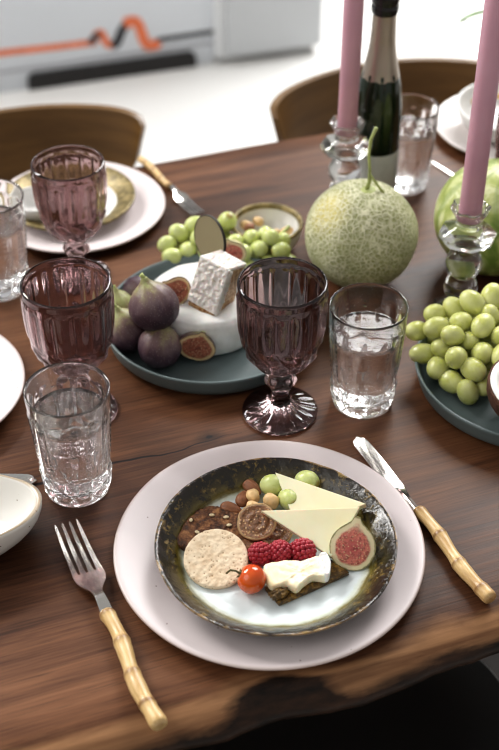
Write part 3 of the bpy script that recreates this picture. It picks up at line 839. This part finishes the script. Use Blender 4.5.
# ------------------------------------------------------------------ grapes
def grape_mesh(name, m, parent, loc, rot, rx=.0105, ry=.0132):
    pr = [(rx*math.sin(PI*i/16)*(1 if 0 < i < 16 else 0), -ry*math.cos(PI*i/16)) for i in range(17)]
    return MB().lathe(pr, 24, None, v=lambda i, t, r, z: (z/ry*.5 + .5)).build(name, m, parent, loc=loc, rot=rot)
def bunch(label, pts, floor_z, m, base, rx, ry, centre=None, rmax=None, stems=True, dmin=None):
    t = thing('grape_bunch', label, 'grapes', base)
    P = [at(x, y, z) - Vector(base) for x, y, z in pts]
    dm = dmin or rx*1.95
    for it in range(80):
        for i in range(len(P)):
            for j in range(i):
                d = P[i] - P[j]; l = d.length or 1e-4
                if l < dm:
                    s = d/l*(dm - l)*.5; P[i] += s; P[j] -= s
            P[i].z = max(P[i].z, floor_z + rx*.98)
    cx = sum(P, Vector())/len(P)
    first = None
    for p in P:
        out = (p - cx + Vector((0, -.004, .006))); out = out.normalized() if out.length > 1e-5 else Vector((0, 0, 1))
        q = (out*.5 + Vector((random.uniform(-1, 1), random.uniform(-.7, .7), random.uniform(-.6, .6)))).normalized()
        rot = q.to_track_quat('-Z', 'Y').to_euler(); s = random.uniform(.92, 1.08)
        if first is None: first = grape_mesh('grape', m, t, p, rot, rx, ry); g = first
        else:
            g = first.copy(); C.objects.link(g); g.location = p; g.rotation_euler = rot
        g.scale = (s, s, s*random.uniform(.95, 1.06))
    if stems:
        mb = MB()
        mb.tube([cx + Vector((.03, .03, .012)), cx + Vector((.012, .012, .004)), cx, cx + Vector((-.02, -.012, -.002))], [.002, .0018, .0016, .001], 7)
        for p in P[::2]: mb.tube([cx + (p-cx)*.25, cx + (p-cx)*.6 + Vector((0, 0, .002)), p], [.0012, .0009, .0009], 6)
        mb.build('stem', STEMM, t)
    return t
gp = [(417,331,.045),(437,314,.058),(437,328,.055),(457,309,.062),(461,324,.060),(451,340,.052),(471,340,.052),(429,352,.034),(441,347,.042),(457,358,.044),(475,369,.038),(440,366,.028),(450,380,.022),(468,392,.020),(474,307,.068),(486,312,.066),(485,330,.062),(497,335,.060),(493,300,.072),(485,354,.046),(497,354,.05),(484,382,.024),
      (445,352,.020),(460,340,.03),(470,355,.02),(455,330,.035),(480,340,.03),(490,365,.03),(465,320,.035),(480,320,.04),(505,345,.04),(510,325,.055),(508,308,.06),(520,335,.045),(515,315,.05),(500,320,.04),(440,335,.022),(450,320,.03)]
bunch('large heap of green grapes on the slate blue platter beside the coconut half', gp, PZ, GRAPE, Vector((PRr.x, PRr.y, TZ)), .0112, .0148, dmin=.0212)
bunch('small green grape cluster behind the figs, left of the round brass disc', [(170,243,.03),(175,255,.025),(182,234,.035),(187,250,.028),(195,230,.038),(200,240,.035),(206,249,.03),(190,240,.015),(180,247,.012),(215,240,.03),(222,224,.038),(213,228,.036),(222,236,.02)], PZ, GRAPE_PALE, Vector((PL.x-.03, PL.y+.08, TZ)), .0105, .0122)
bunch('green grape cluster in front of the gold-rimmed bowl, right of the brass disc', [(239,241,.035),(247,255,.028),(250,238,.036),(262,250,.030),(264,236,.034),(280,243,.030),(282,253,.026),(270,243,.036),(253,261,.02),(257,247,.012),(272,256,.014),(266,262,.018),(286,262,.016)], PZ, GRAPE_PALE, Vector((PL.x+.04, PL.y+.08, TZ)), .0098, .0112)

# ------------------------------------------------------------------ figs
def fig_profile(R, hgt=1.0):
    return [(r*R, z*R*hgt) for r, z in arc([(0, -.93), (.48, -.85), (.84, -.52), (1.0, -.02), (.93, .38), (.70, .72), (.42, .95), (.24, 1.10), (.16, 1.22), (.12, 1.30), (0, 1.31)], 3)]
def fig(label, px, py, z, R, lean=(0, 0), green=0.0):
    p = at(px, py, z)
    t = thing('fig', label, 'fig', p, (lean[0], lean[1], random.uniform(0, 6)))
    pr = fig_profile(R)
    t.rotation_mode = 'ZYX'
    MB().lathe(pr, 48, lambda i, a, r, zz: (r*(1 + .018*math.cos(11*a) + .04*wob(a, px)), zz), v=lambda i, a, r, zz: max(0, min(1, (zz/R + .9)/2.2 + green))).build('skin', FIG, t)
    MB().tube([(0, 0, 1.22*R), (.02*R, 0, 1.36*R), (.07*R, 0, 1.46*R)], [.12*R, .085*R, .10*R], 10).build('stem', STEMM, t)
    return t
fig('large purple fig stacked on top of the other figs', 154, 307, .0655, .0262, (-.22, -.28))
fig('purple and green fig at the left end of the pile, under the stacked fig', 127, 331, .0295, .0235, (-.15, -.35), .08)
fig('dark purple fig with upright green stem at the front of the pile', 160, 347, .0270, .0232, (-.18, .06), .0)
fig('greenish fig at the back left of the pile near the goblet', 118, 307, .0245, .0185, (-.1, -.1), .38)
fig('dark purple fig lying furthest back in the pile', 137, 291, .0235, .0170, (1.2, .5), -.1)

def fig_cut(name, label, px, py, z, R, up, face, flesh=FLESH, skin=FIG, green=0.0, hgt=1.0, dome=.95):
    """half a fig: up = direction of its neck, face = direction the cut looks"""
    p = at(px, py, z)
    t = thing(name, label, 'fig', p)
    M = frame(Vector(up), Vector(face).cross(Vector(up)))             # x=neck ; z=x×y -> face
    zax = Vector(face); zax = (zax - Vector(up).normalized()*zax.dot(Vector(up).normalized())).normalized()
    xax = Vector(up).normalized(); yax = zax.cross(xax)
    M = Matrix((xax, yax, zax)).transposed().to_4x4()
    pr = fig_profile(R, hgt)
    vs, fs, vv = [], [], []; n = 20
    for r, zz in pr:
        for j in range(n + 1):
            a = PI + PI*j/n
            vs.append(M @ Vector((zz, r*math.cos(a), r*dome*math.sin(a)))); vv.append(max(0, min(1, (zz/R/hgt + .9)/2.2 + green)))
    for i in range(len(pr) - 1):
        for j in range(n):
            a = i*(n+1)+j; fs.append((a, a+1, a+n+2, a+n+1))
    MB().add(vs, fs, v=vv).build('skin', skin, t)
    outl = [(zz, r) for r, zz in pr] + [(zz, -r) for r, zz in reversed(pr[1:-1])]
    K = 10; vs, fs, kk = [], [], []
    cx = -.02*R
    for k in range(1, K + 1):
        f = k/K
        for x, y in outl:
            g = f**1.0
            # inner rings lose the neck: shrink toward the round belly
            xx = cx + (x-cx)*g; 
            if f < .8 and x > R: xx = cx + (R*.95 - cx + (x-R)*.15)*g
            vs.append(M @ Vector((xx, y*g, .0006 + .04*R*(1-f*f)))); kk.append(f)
    m_ = len(outl)
    for k in range(K - 1):
        for j in range(m_):
            q = (j+1) % m_; fs.append((k*m_+j, k*m_+q, (k+1)*m_+q, (k+1)*m_+j))
    vs.append(M @ Vector((cx, 0, .0006 + .04*R))); kk.append(0); fs += [(len(vs)-1, (j+1) % m_, j) for j in range(m_)]
    MB().add(vs, fs, k=kk).build('flesh', flesh, t)
    return t
tocam = Vector((0, -.66, .75))
fig_cut('fig_half', 'halved fig with red-brown flesh facing forward, leaning by the front of the white cheese wheel', 196.5, 348, .026, .0205, (.35, .05, .9), (.18, -.9, .42), FLESH_DEEP, FIG, hgt=.80)
fig_cut('fig_quarter', 'dark red fig piece between the white cheese top and the honeycomb', 177, 292, .060, .017, (-.75, .1, .5), (.25, -.9, .35), FLESH_DEEP, FIG, hgt=.85)
fig_cut('fig_wedge', 'pink fig wedge between the brass disc and the grapes', 233, 253, .055, .0150, (-.35, 0, .9), (-.25, -.85, .45), FLESH, FIG_PALE, .3)
fig_cut('fig_half', 'fresh pink fig half resting against the hard cheese on the dark-rimmed plate', 352.5, 548, .030, .0202, (.16, .55, .80), (-.05, -.72, .70), FLESH, FIG_PALE, .3, hgt=1.05, dome=.75)

# ------------------------------------------------------------------ white cheese wheel, honeycomb, disc
BR = at(204, 292, .048); BR.z = TZ + PZ
rB = .0625
brp = [(0, 0), (rB-.005, 0), (rB-.001, .003), (rB+.001, .012), (rB+.0008, .030), (rB-.001, .038), (rB-.005, .0425), (rB-.012, .043), (rB*.5, .0432), (0, .043)]
tag(MB().lathe(fine(brp, 3), 96, lambda i, a, r, z: (r*(1 + .012*wob(a, 4, 3)), z + .0012*wob(a, 7, 3)*(z/.043))).build('soft_cheese_round', RIND, loc=BR), 'white soft cheese wheel under the honeycomb on the platter of figs', 'cheese')
# honeycomb block (front face toward the camera, right side visible)
hb = at(199, 313, .0495)
comb = thing('honeycomb', 'white-capped honeycomb block standing on the cheese wheel', 'honeycomb', (hb.x, hb.y, TZ + .0492), (0, 0, 0))
Mh = Matrix.Rotation(math.radians(-36), 4, 'Z') @ Matrix.Rotation(math.radians(7), 4, 'Y') @ Matrix.Rotation(math.radians(-19), 4, 'X')
wH, dH, hH = .037, .040, .057
# local x along front, y back, z up; origin at the middle of the front bottom edge
mb = MB(); mb.box((-wH/2, .004, 0), (wH/2 - .003, dH, hH), Mh); ob = mb.build('comb', COMB, comb, smooth=False, bevel=.002)
def lumpy(nx, nz, fn, seed):
    """a sheet with thickness; fn(u,v,d) gives the point"""
    vs, fs = [], []
    for j in range(nz + 1):
        for i in range(nx + 1):
            u, v = i/nx, j/nz
            e = min(u, 1-u, v, 1-v)
            hx = .5 + .5*math.cos(u*2*PI*7 + (PI if int(v*9) % 2 else 0))*math.cos(v*2*PI*9)
            d = (.0008*hx + .0022*noise.noise(Vector((u*9, v*11, seed))) + .0008*noise.noise(Vector((u*30, v*34, seed)))) * min(1, e*14)
            vs.append(Mh @ fn(u, v, d))
    o = len(vs)
    for j in range(nz + 1):
        for i in range(nx + 1): vs.append(Mh @ fn(i/nx, j/nz, -.004))
    w = nx + 1
    for j in range(nz):
        for i in range(nx):
            a = j*w+i; fs += [(a, a+1, a+w+1, a+w), (o+a, o+a+w, o+a+w+1, o+a+1)]
    for i in range(nx): fs += [(i, o+i, o+i+1, i+1), (nz*w+i, nz*w+i+1, o+nz*w+i+1, o+nz*w+i)]
    for j in range(nz): fs += [(j*w, (j+1)*w, o+(j+1)*w, o+j*w), (j*w+nx, o+j*w+nx, o+(j+1)*w+nx, (j+1)*w+nx)]
    return MB().add(vs, fs)
lumpy(44, 52, lambda u, v, d: Vector((-wH/2 + wH*u - .001, .004 - .0015 - d, .006 + (hH-.005)*v)), 1).build('wax_capping', WAX, ob)
lumpy(14, 40, lambda u, v, d: Vector((wH/2 - .002 + d + .0005, .006 + (dH*.17)*u, .004 + (hH-.006)*v)), 5).build('wax_capping', WAX, ob)
lumpy(40, 20, lambda u, v, d: Vector((-wH/2 + (wH-.003)*u, .002 + (dH-.002)*v, hH + .0015 + d)), 8).build('wax_capping', WAX, ob)
# brass disc stuck into it
dc = at(210, 239, .095)
topc = comb.matrix_basis @ (Mh @ Vector((-.004, dH*.55, hH)))
dsc = thing('brass_disc', 'round brass disc topper standing upright on the honeycomb', 'cake topper', dc)
Md = Matrix.Rotation(math.radians(-52), 4, 'Z') @ Matrix.Rotation(math.radians(90), 4, 'X')
Md = Matrix.Rotation(math.radians(12), 4, 'Y') @ Md
rD = .0262
MB().lathe([(0, -.0012), (rD*.97, -.0012), (rD*.985, -.0002), (rD*.97, .0012), (0, .0012)], 64, M=Md).build('disc', BRASS, dsc, angle=.5)
MB().lathe([(rD*.975, -.0016), (rD, -.0016), (rD*1.005, 0), (rD, .0016), (rD*.975, .0016), (rD*.97, 0), (rD*.975, -.0016)], 64, M=Md).build('edge', DISCEDGE, dsc)
low = Vector((topc.x, topc.y, topc.z - .006)) - dc
MB().tube([Md @ Vector((0, -rD*.9, 0)), low], .0013, 8).build('pick', DISCEDGE, dsc)

# coconut half on the right platter
cc = at(529, 387, .0475)
cn = thing('coconut_half', 'brown coconut half with white flesh in front of the green grapes', 'coconut', cc, (math.radians(12), math.radians(8), 0))
def hemi(r, z0, n=12): return [(r*math.sin(PI/2*i/n)*(1 if i else 0), -r*math.cos(PI/2*i/n)) for i in range(n + 1)]
rc = .041
def m_husk():
    t = NT('coconut_husk'); n = t.noise(1, 5, .7, 0, t.map((160, 160, 600)))
    t.P(base=t.ramp(n, [(.3, (.035, .014, .008)), (.7, (.20, .085, .045))]), rough=.8); t.bump(n, 1, .003); return t.m
MB().lathe(hemi(rc, 0) + [(rc*.95, .0008), (rc*.945, 0)], 64, lambda i, a, r, z: (r*(1 + .01*noise.noise(Vector((math.cos(a)*20, math.sin(a)*20, z*900)))), z)).build('shell', m_husk(), cn)
MB().lathe([(rc*.955, -.0005), (rc*.95, .0012), (rc*.75, .001)] + [(rc*.74*math.sin(PI/2*i/8)*(1 if i < 8.5 and i > 0 else 0), -rc*.74*math.cos(PI/2*i/8)) for i in range(8, -1, -1)], 64).build('flesh', flat('coconut_white', (.86, .85, .81), .5, .05, 60, sss=.2, ssss=.004), cn)

# ------------------------------------------------------------------ food on the dark-rimmed plate
def blob(name, m, loc, size, rot, amp=.12, freq=1.6, parent=None, seg=28, seed=0.0, taper=0.0):
    vs = []; pr = [(math.sin(PI*i/16)*(1 if 0 < i < 16 else 0), -math.cos(PI*i/16)) for i in range(17)]
    mb = MB().lathe(pr, seg)
    out = []
    for v in mb.v:
        v = Vector(v); k = 1 + amp*noise.noise(v*freq + Vector((seed, seed, seed)))
        tp = 1 - taper*v.x
        out.append((v.x*k*size[0], v.y*k*size[1]*tp, v.z*k*size[2]*tp))
    mb.v = out
    return mb.build(name, m, parent, loc=loc, rot=rot)
# rye cracker: irregular rough slab
def slab(name, m, poly, th, Mx, amp=.0012, parent=None, rings=12, seed=0, edge_r=.4):
    n = len(poly); c = Vector((sum(p[0] for p in poly)/n, sum(p[1] for p in poly)/n))
    vs, fs = [], []
    lay_ = []
    for k in range(1, rings + 1): lay_.append((k/rings, 1))
    for k in range(3): lay_.append((1.0, .5 - k*.5))
    for k in range(rings - 1, 0, -2): lay_.append((k/rings, -1))
    for f, s in lay_:
        for x, y in poly:
            px_, py_ = c.x + (x-c.x)*f, c.y + (y-c.y)*f
            nn = noise.noise(Vector((px_*160, py_*160, seed + s))) + .7*noise.noise(Vector((px_*420, py_*420, seed + s)))
            z = th*.5*s*(1 if f < .999 else edge_r if abs(s) == 1 else 1) + nn*amp
            if f > .999 and abs(s) < 1:
                g = 1 + .02*nn; px_, py_ = c.x + (x-c.x)*g, c.y + (y-c.y)*g
            vs.append(Mx @ Vector((px_, py_, z)))
    L = len(lay_)
    for k in range(L - 1):
        for j in range(n):
            q = (j+1) % n; fs.append((k*n+j, k*n+q, (k+1)*n+q, (k+1)*n+j))
    vs.append(Mx @ Vector((c.x, c.y, th*.5))); vs.append(Mx @ Vector((c.x, c.y, -th*.5)))
    fs += [(len(vs)-2, (j+1) % n, j) for j in range(n)] + [(len(vs)-1, (L-1)*n+j, (L-1)*n+(j+1) % n) for j in range(n)]
    return MB().add(vs, fs).build(name, m, parent)
def dense(poly, per=10):
    out = []; n = len(poly)
    P = [Vector(p) for p in poly]
    for i in range(n):
        a, b = P[i], P[(i+1) % n]
        for k in range(per): out.append(tuple(a.lerp(b, k/per)))
    return out
def smooth_closed(poly, per=6):
    P = [Vector(p) for p in poly]; n = len(P); out = []
    for i in range(n):
        p0, p1, p2, p3 = P[i-1], P[i], P[(i+1) % n], P[(i+2) % n]
        for k in range(per):
            t = k/per; out.append(tuple(.5*((2*p1) + (p2-p0)*t + (2*p0-5*p1+4*p2-p3)*t*t + (3*p1-p0-3*p2+p3)*t**3)))
    return out
def pix_poly(pts, z, o):
    out = []
    for x, y in pts: p = at(x, y, z); out.append((p.x - o.x, p.y - o.y))
    return out
o = at(225, 530, FZ + .006)
rp = smooth_closed(pix_poly([(178, 544), (182, 528), (192, 516), (207, 508), (222, 509), (238, 514), (256, 521), (270, 535), (262, 548), (245, 556), (222, 560), (198, 556)], FZ + .006, o), 7)
rye = thing('seeded_cracker', 'dark brown seeded crispbread behind the round oat biscuit', 'cracker', o)
slab('crispbread', CRACKER, rp, .008, Matrix.Translation((0, 0, -.0008)), .0019, rye, seed=3, rings=20)
for x, y in ((191, 520), (212, 515), (229, 525), (197, 532), (226, 517)):
    p = at(x, y, FZ + .0105) - o
    blob('seed', SEED, p, (.0027, .0017, .0011), (0, .2, random.uniform(0, 3)), .1, parent=rye, seg=12)
# oat biscuit
ob_ = at(216, 559, FZ + .010)
n_ = Vector((.02, -.30, .95)).normalized()
Mo = n_.to_track_quat('Z', 'Y').to_matrix().to_4x4()
rO = .0282
bp = [(0, .0026)] + [(rO*k/14, .0026) for k in range(1, 14)] + [(rO*.985, .0022), (rO, .0006), (rO*.995, -.0014), (rO*.97, -.0024), (rO*.5, -.0026), (0, -.0026)]
bis = MB().lathe(bp, 96, lambda i, a, r, z: (r*(1 + .008*wob(a, 8, 7)), z + .0005*noise.noise(Vector((r*math.cos(a)*300, r*math.sin(a)*300, 4)))), M=Mo).build('oat_biscuit', OAT, loc=ob_)
tag(bis, 'round pale oat biscuit leaning on the dark seeded cracker', 'biscuit')
# almonds and hazelnuts
def almond(label, px, py, z, ang, tilt=0):
    return tag(blob('almond', ALMOND, at(px, py, z), (.0105, .0062, .0045), (tilt, .1, ang), .06, taper=.28, seed=px), label, 'almond')
almond('brown almond lying at the edge of the dark seeded cracker, furthest left', 231.5, 508.5, FZ+.008, -.35)
almond('brown almond at the back of the nuts, nearest the green grape', 252.5, 488, FZ+.008, -.75, .3)
almond('brown almond standing left of the pale hazelnuts', 243, 498.5, FZ+.009, 1.3, .4)
def hazel(label, px, py, z, r=.0066, s=0):
    return tag(blob('hazelnut', HAZEL, at(px, py, z), (r*1.1, r, r*.95), (s, s*2, s*3), .13, 1.8, taper=.12, seed=s), label, 'hazelnut')
hazel('pale blanched hazelnut just in front of the rear almond', 253, 496.5, FZ+.010, .0066, 1)
hazel('pale hazelnut below the large green grape, furthest right of the nuts', 271, 501, FZ+.010, .0072, 2)
hazel('pale hazelnut tucked just behind the front dried fig slice', 253, 507, FZ+.011, .0060, 3)
# loose grapes
def loose(label, px, py, z, rot, r=.0105, L=.0122):
    o = grape_mesh('grape', GRAPE_PALE, None, at(px, py, z), rot, r, L); return tag(o, label, 'grape')
loose('large green grape left of the rear cheese wedge tip', 272.5, 485.5, FZ+.0105, (1.4, .2, 1.2))
loose('green grape wedged under the rear cheese slice', 289, 499, FZ+.0095, (1.3, .1, .4), .0098)
loose('green grape peeking out behind the rear cheese wedge', 307, 481.5, FZ+.012, (1.4, .1, 1.0))
# dried figs
def dryfig(label, px, py, z, R, nrm, seed):
    o = at(px, py, z); t = thing('dried_fig', label, 'dried fig', o)
    Mx = Vector(nrm).normalized().to_track_quat('Z', 'Y').to_matrix().to_4x4()
    f = lambda a: 1 + .05*wob(a, seed, 2) + .02*wob(a, seed, 6)
    MB().lathe([(0, -.006), (R*.55, -.0055), (R*.88, -.003), (R*1.0, .0002), (R*.995, .0015), (R*.95, .0018)], 56, lambda i, a, r, zz: (r*f(a), zz), M=Mx).build('skin', DRYSKIN, t)
    N = 14; MB().lathe([(0, .0012)] + [(R*.965*k/N, .0012 + .0006*math.cos(k)) for k in range(1, N + 1)], 56, lambda i, a, r, zz: (r*f(a), zz + .0004*noise.noise(Vector((r*math.cos(a)*600, r*math.sin(a)*600, seed)))), M=Mx, k=lambda i, a, r, zz: i/N*.96).build('flesh', FLESH_DRY, t)
dryfig('dried fig slice under the front one, partly hidden by the front cheese wedge', 274, 529, FZ+.009, .0172, (.25, -.25, .9), 5)
dryfig('dried fig slice on top, seeds facing up between nuts and raspberries', 257, 522, FZ+.017, .0178, (-.12, -.36, .9), 2)
# hard cheese wedges: three corners and a thickness
def wedge(label, A, B, Cc, th):
    A, B, Cc = at(*A), at(*B), at(*Cc); o = (A + B + Cc)/3
    n = (B-A).cross(Cc-A).normalized(); n = n if n.z > 0 else -n
    Mx = frame(B-A, n.cross(B-A), o); Mi = Mx.inverted()
    poly = [(Mi @ p).xy[:] for p in (A, B, Cc)]
    if sum(poly[i][0]*poly[(i+1) % 3][1] - poly[(i+1) % 3][0]*poly[i][1] for i in range(3)) < 0: poly.reverse()
    mb = MB(); mb.prism(poly, -th, 0)
    ob = mb.build('cheese_wedge', HARD, smooth=False, bevel=.0009, seg=2); ob.matrix_world = Mx
    return tag(ob, label, 'cheese')
wedge('thin pale hard cheese wedge at the back, over the green grapes', (275, 472, .034), (366, 503.5, .036), (300, 535, .018), .007)
wedge('pale hard cheese wedge in front, its point over the dried fig', (260.5, 510.5, .040), (360, 507, .047), (331.5, 557, .024), .008)
# raspberries
def raspberry(label, px, py, z, ax, s=1.0):
    o = at(px, py, z); R = .0082*s
    mb = MB(); Mx = Vector(ax).normalized().to_track_quat('Z', 'Y').to_matrix().to_4x4()
    rows = 7
    for k in range(rows):
        ph = -1.05 + 2.5*k/(rows-1)*.98; rr = R*math.cos(ph*.92)*(1.0 if ph < 0 else 1.0); zz = R*1.15*math.sin(ph)
        n = max(1, int(round(2*PI*max(rr, 0.0008)/(R*.46))))
        for j in range(n):
            a = 2*PI*(j + .5*(k % 2))/n
            c = Vector((rr*math.cos(a), rr*math.sin(a), zz)); q = R*.30
            mb.lathe([(q*math.sin(PI*i/6)*(1 if 0 < i < 6 else 0), -q*math.cos(PI*i/6)) for i in range(7)], 10, M=Mx @ Matrix.Translation(c))
    mb.lathe([(R*.88*math.sin(PI*i/10)*(1 if 0 < i < 10 else 0), -R*math.cos(PI*i/10)) for i in range(11)], 16, M=Mx)
    return tag(mb.build('raspberry', RASP, loc=o), label, 'raspberry')
raspberry('dark red raspberry just behind the cherry tomato', 261, 554, FZ+.0105, (-.7, -.3, .5), 1.05)
raspberry('red raspberry in the middle of the row behind the soft cheese', 280, 552, FZ+.0105, (.1, -.7, .6), 1.05)
raspberry('red raspberry touching the front hard cheese wedge', 302, 551, FZ+.0105, (.75, -.2, .5), 1.1)
# cherry tomato
tp = at(251.5, 579, FZ + .0122)
tm = thing('cherry_tomato', 'shiny orange-red cherry tomato in front of the oat biscuit', 'tomato', tp, (0, -1.15, -.2))
rt = .0127
MB().lathe([(rt*math.sin(PI*i/24)*(1 if 0 < i < 24 else 0), -rt*.97*math.cos(PI*i/24) - .0022*math.exp(-((24-i)/2.5)**2)) for i in range(25)], 40).build('skin', TOM, tm)
mb = MB(); zt_ = rt*.97 - .0022
for k in range(5):
    a = k*2*PI/5; d = Vector((math.cos(a), math.sin(a), 0))
    mb.tube([Vector((0, 0, zt_)), d*.002 + Vector((0, 0, zt_ + .0009)), d*.0042 + Vector((0, 0, zt_ + (.002 if k % 2 else -.0006)))], [.0012, .0010, .0004], 6)
mb.tube([(0, 0, zt_), (.001, .0, zt_+.005), (-.003, .002, zt_+.009), (-.010, .003, zt_+.010)], [.0011, .0009, .0009, .001], 6)
mb.build('stem', flat('dry_calyx', (.10, .085, .03), .7, .3, 90), tm)
# seed cracker with soft cheese
oc = at(305, 584, FZ + .003)
cp = dense(pix_poly([(265, 589), (279, 605), (300, 596), (349, 574), (331, 561), (296, 570)], FZ + .003, oc), 8)
tag(slab('seed_cracker', SEEDCR, cp, .0055, Matrix.Translation(oc), .0011, seed=9, edge_r=.8), 'triangular honeyed seed cracker under the slice of soft cheese', 'cracker')
os_ = at(297, 576, FZ + .011)
sl = thing('soft_cheese_slice', 'creamy white soft cheese slice on the honeyed seed cracker', 'cheese', os_)
sp = smooth_closed(pix_poly([(264, 568), (282, 563), (304, 562), (326, 557), (330, 566), (328, 578), (314, 578), (305, 583), (296, 590), (286, 586), (270, 587)], FZ + .011, os_), 6)
slab('paste', CREAM, sp, .010, Matrix.Translation((0, 0, -.0010)), .0016, sl, seed=13, edge_r=.7)
rp2 = smooth_closed(pix_poly([(319, 559), (325.5, 556), (330.5, 565), (329, 577), (323, 577)], FZ + .011, os_), 6)
slab('rind', RIND, rp2, .011, Matrix.Translation((0, 0, -.0006)), .0012, sl, seed=14, edge_r=.8)
# honey grains dripping over the front of the slice
tag(blob('honey_seed_dollop', SEEDCR, at(279, 594, FZ + .008), (.0085, .005, .0045), (0, 0, .5), .5, 2.5, seed=4), 'glossy honeyed seed dollop at the front corner of the seed cracker', 'relish')

# nuts in the gold-rimmed bowl
for k, (x, y, lb) in enumerate(((243, 225, 'brown nut at the left inside of the gold-rimmed bowl'), (250, 229, 'brown nut in front of the others in the gold-rimmed bowl'), (258, 222, 'brown nut nearest the middle of the gold-rimmed bowl'), (286, 232, 'brown nut at the right inside of the gold-rimmed bowl'), (276, 236, 'brown nut at the front right inside of the gold-rimmed bowl'))):
    p = at(x, y, .021)
    q = Vector((p.x - BB.x, p.y - BB.y)); 
    if q.length > .027: q = q.normalized()*.027
    tag(blob('bowl_nut', HAZEL if k != 1 else ALMOND, (BB.x + q.x, BB.y + q.y, TZ + .0225), (.0085, .006, .0055), (.3*k, .2, k*1.1), .15, taper=.2, seed=k), lb, 'nut')

# ------------------------------------------------------------------ leafy sprig reaching in at the top right
vz = Vector((.60, 1.60, TZ))
vt = thing('leafy_branch_vase', 'vase of leafy green branches reaching in above the far place setting', 'plant', vz)
MB().lathe(arc([(0, 0), (.035, 0), (.045, .03), (.048, .08), (.030, .13), (.024, .15), (.021, .149), (.026, .13), (.043, .08), (.04, .03), (0, .006)], 4), 48).build('vase', PLAINCER, vt)
tip = at(462, 16, .20) - vz; tip2 = at(474, -2, .21) - vz
mb = MB(); 
mb.tube([(0, 0, .02), (-.02, 0, .15), (-.12, -.02, .25), tip + Vector((.05, .02, .0))], [.0025, .002, .0018, .001], 7)
mb.tube([(0, 0, .02), (.0, 0, .15), (-.08, -.01, .27), tip2 + Vector((.05, .02, .0))], [.0025, .002, .0018, .001], 7); mb.build('branch', STEMM, vt)
def leaf(a, b, w):
    a, b = Vector(a), Vector(b); d = b - a; s = d.cross(Vector((0, .5, 1))).normalized(); up = s.cross(d).normalized()
    vs, fs = [], []; n = 12
    for i in range(n + 1):
        f = i/n; c = a + d*f + up*.02*d.length*math.sin(f*PI); ww = w*math.sin(PI*f**.8)**.8 if 0 < i < n else .0004
        vs += [c - s*ww + up*ww*.25, c, c + s*ww + up*ww*.25]
    for i in range(n): fs += [(i*3, i*3+1, i*3+4, i*3+3), (i*3+1, i*3+2, i*3+5, i*3+4)]
    MB().add(vs, fs).build('leaf', LEAF, vt)
base1 = tip + Vector((.05, .02, 0)); base2 = tip2 + Vector((.05, .02, 0))
leaf(base1, at(459, 21, .20) - vz, .010); leaf(at(470, 19, .20) - vz, at(459, 23, .20) - vz, .004)
leaf(base2, at(461, -2, .21) - vz, .012)
for k in range(6):
    q = Vector((-.02 - .02*k, .02*math.sin(k*2), .16 + .02*k)); leaf(q, q + Vector((.05*math.cos(k*2.2), .05*math.sin(k*2.2), .04)), .013)

# ------------------------------------------------------------------ light, world, camera
def area(name, loc, target, size, power, col=(1, 1, 1), sy=None):
    l = bpy.data.lights.new(name, 'AREA'); l.energy = power; l.color = col; l.size = size
    if sy: l.shape = 'RECTANGLE'; l.size_y = sy
    o = bpy.data.objects.new(name, l); C.objects.link(o); o.location = loc
    o.rotation_euler = (Vector(target) - Vector(loc)).to_track_quat('-Z', 'Y').to_euler(); return o
area('window_light', (-2.3, 2.9, 2.55), (.05, 1.0, .75), 1.7, 190, (1.0, .985, .955), 1.5)
area('room_light', (1.5, 4.6, 3.4), (.4, 2.9, 0), 2.2, 175, (1, .995, .985))
area('bounce_light', (-1.6, .1, 2.3), (0, .9, .75), 1.6, 13, (1, .985, .965))
w = bpy.data.worlds.new('World'); bpy.context.scene.world = w; w.use_nodes = True
bg = w.node_tree.nodes['Background']; bg.inputs[0].default_value = (1.0, .985, .96, 1); bg.inputs[1].default_value = .36
cam = bpy.data.cameras.new('Camera'); co = bpy.data.objects.new('Camera', cam); C.objects.link(co)
co.location = (0, 0, CAMZ); co.rotation_euler = (PI/2 - TH, 0, 0)
cam.sensor_fit = 'VERTICAL'; cam.sensor_height = 36; cam.lens = F/750*36
cam.clip_start = .02
cam.dof.use_dof = True; cam.dof.focus_distance = 1.17; cam.dof.aperture_fstop = 4.6
bpy.context.scene.camera = co
sc = bpy.context.scene
sc.view_settings.view_transform = 'Standard'; sc.view_settings.look = 'Medium High Contrast'; sc.view_settings.exposure = 0.22
sc.cycles.filter_width = 1.1; sc.cycles.use_denoising = True; sc.cycles.max_bounces = 20; sc.cycles.transmission_bounces = 16; sc.cycles.glossy_bounces = 6; sc.cycles.sample_clamp_indirect = 20
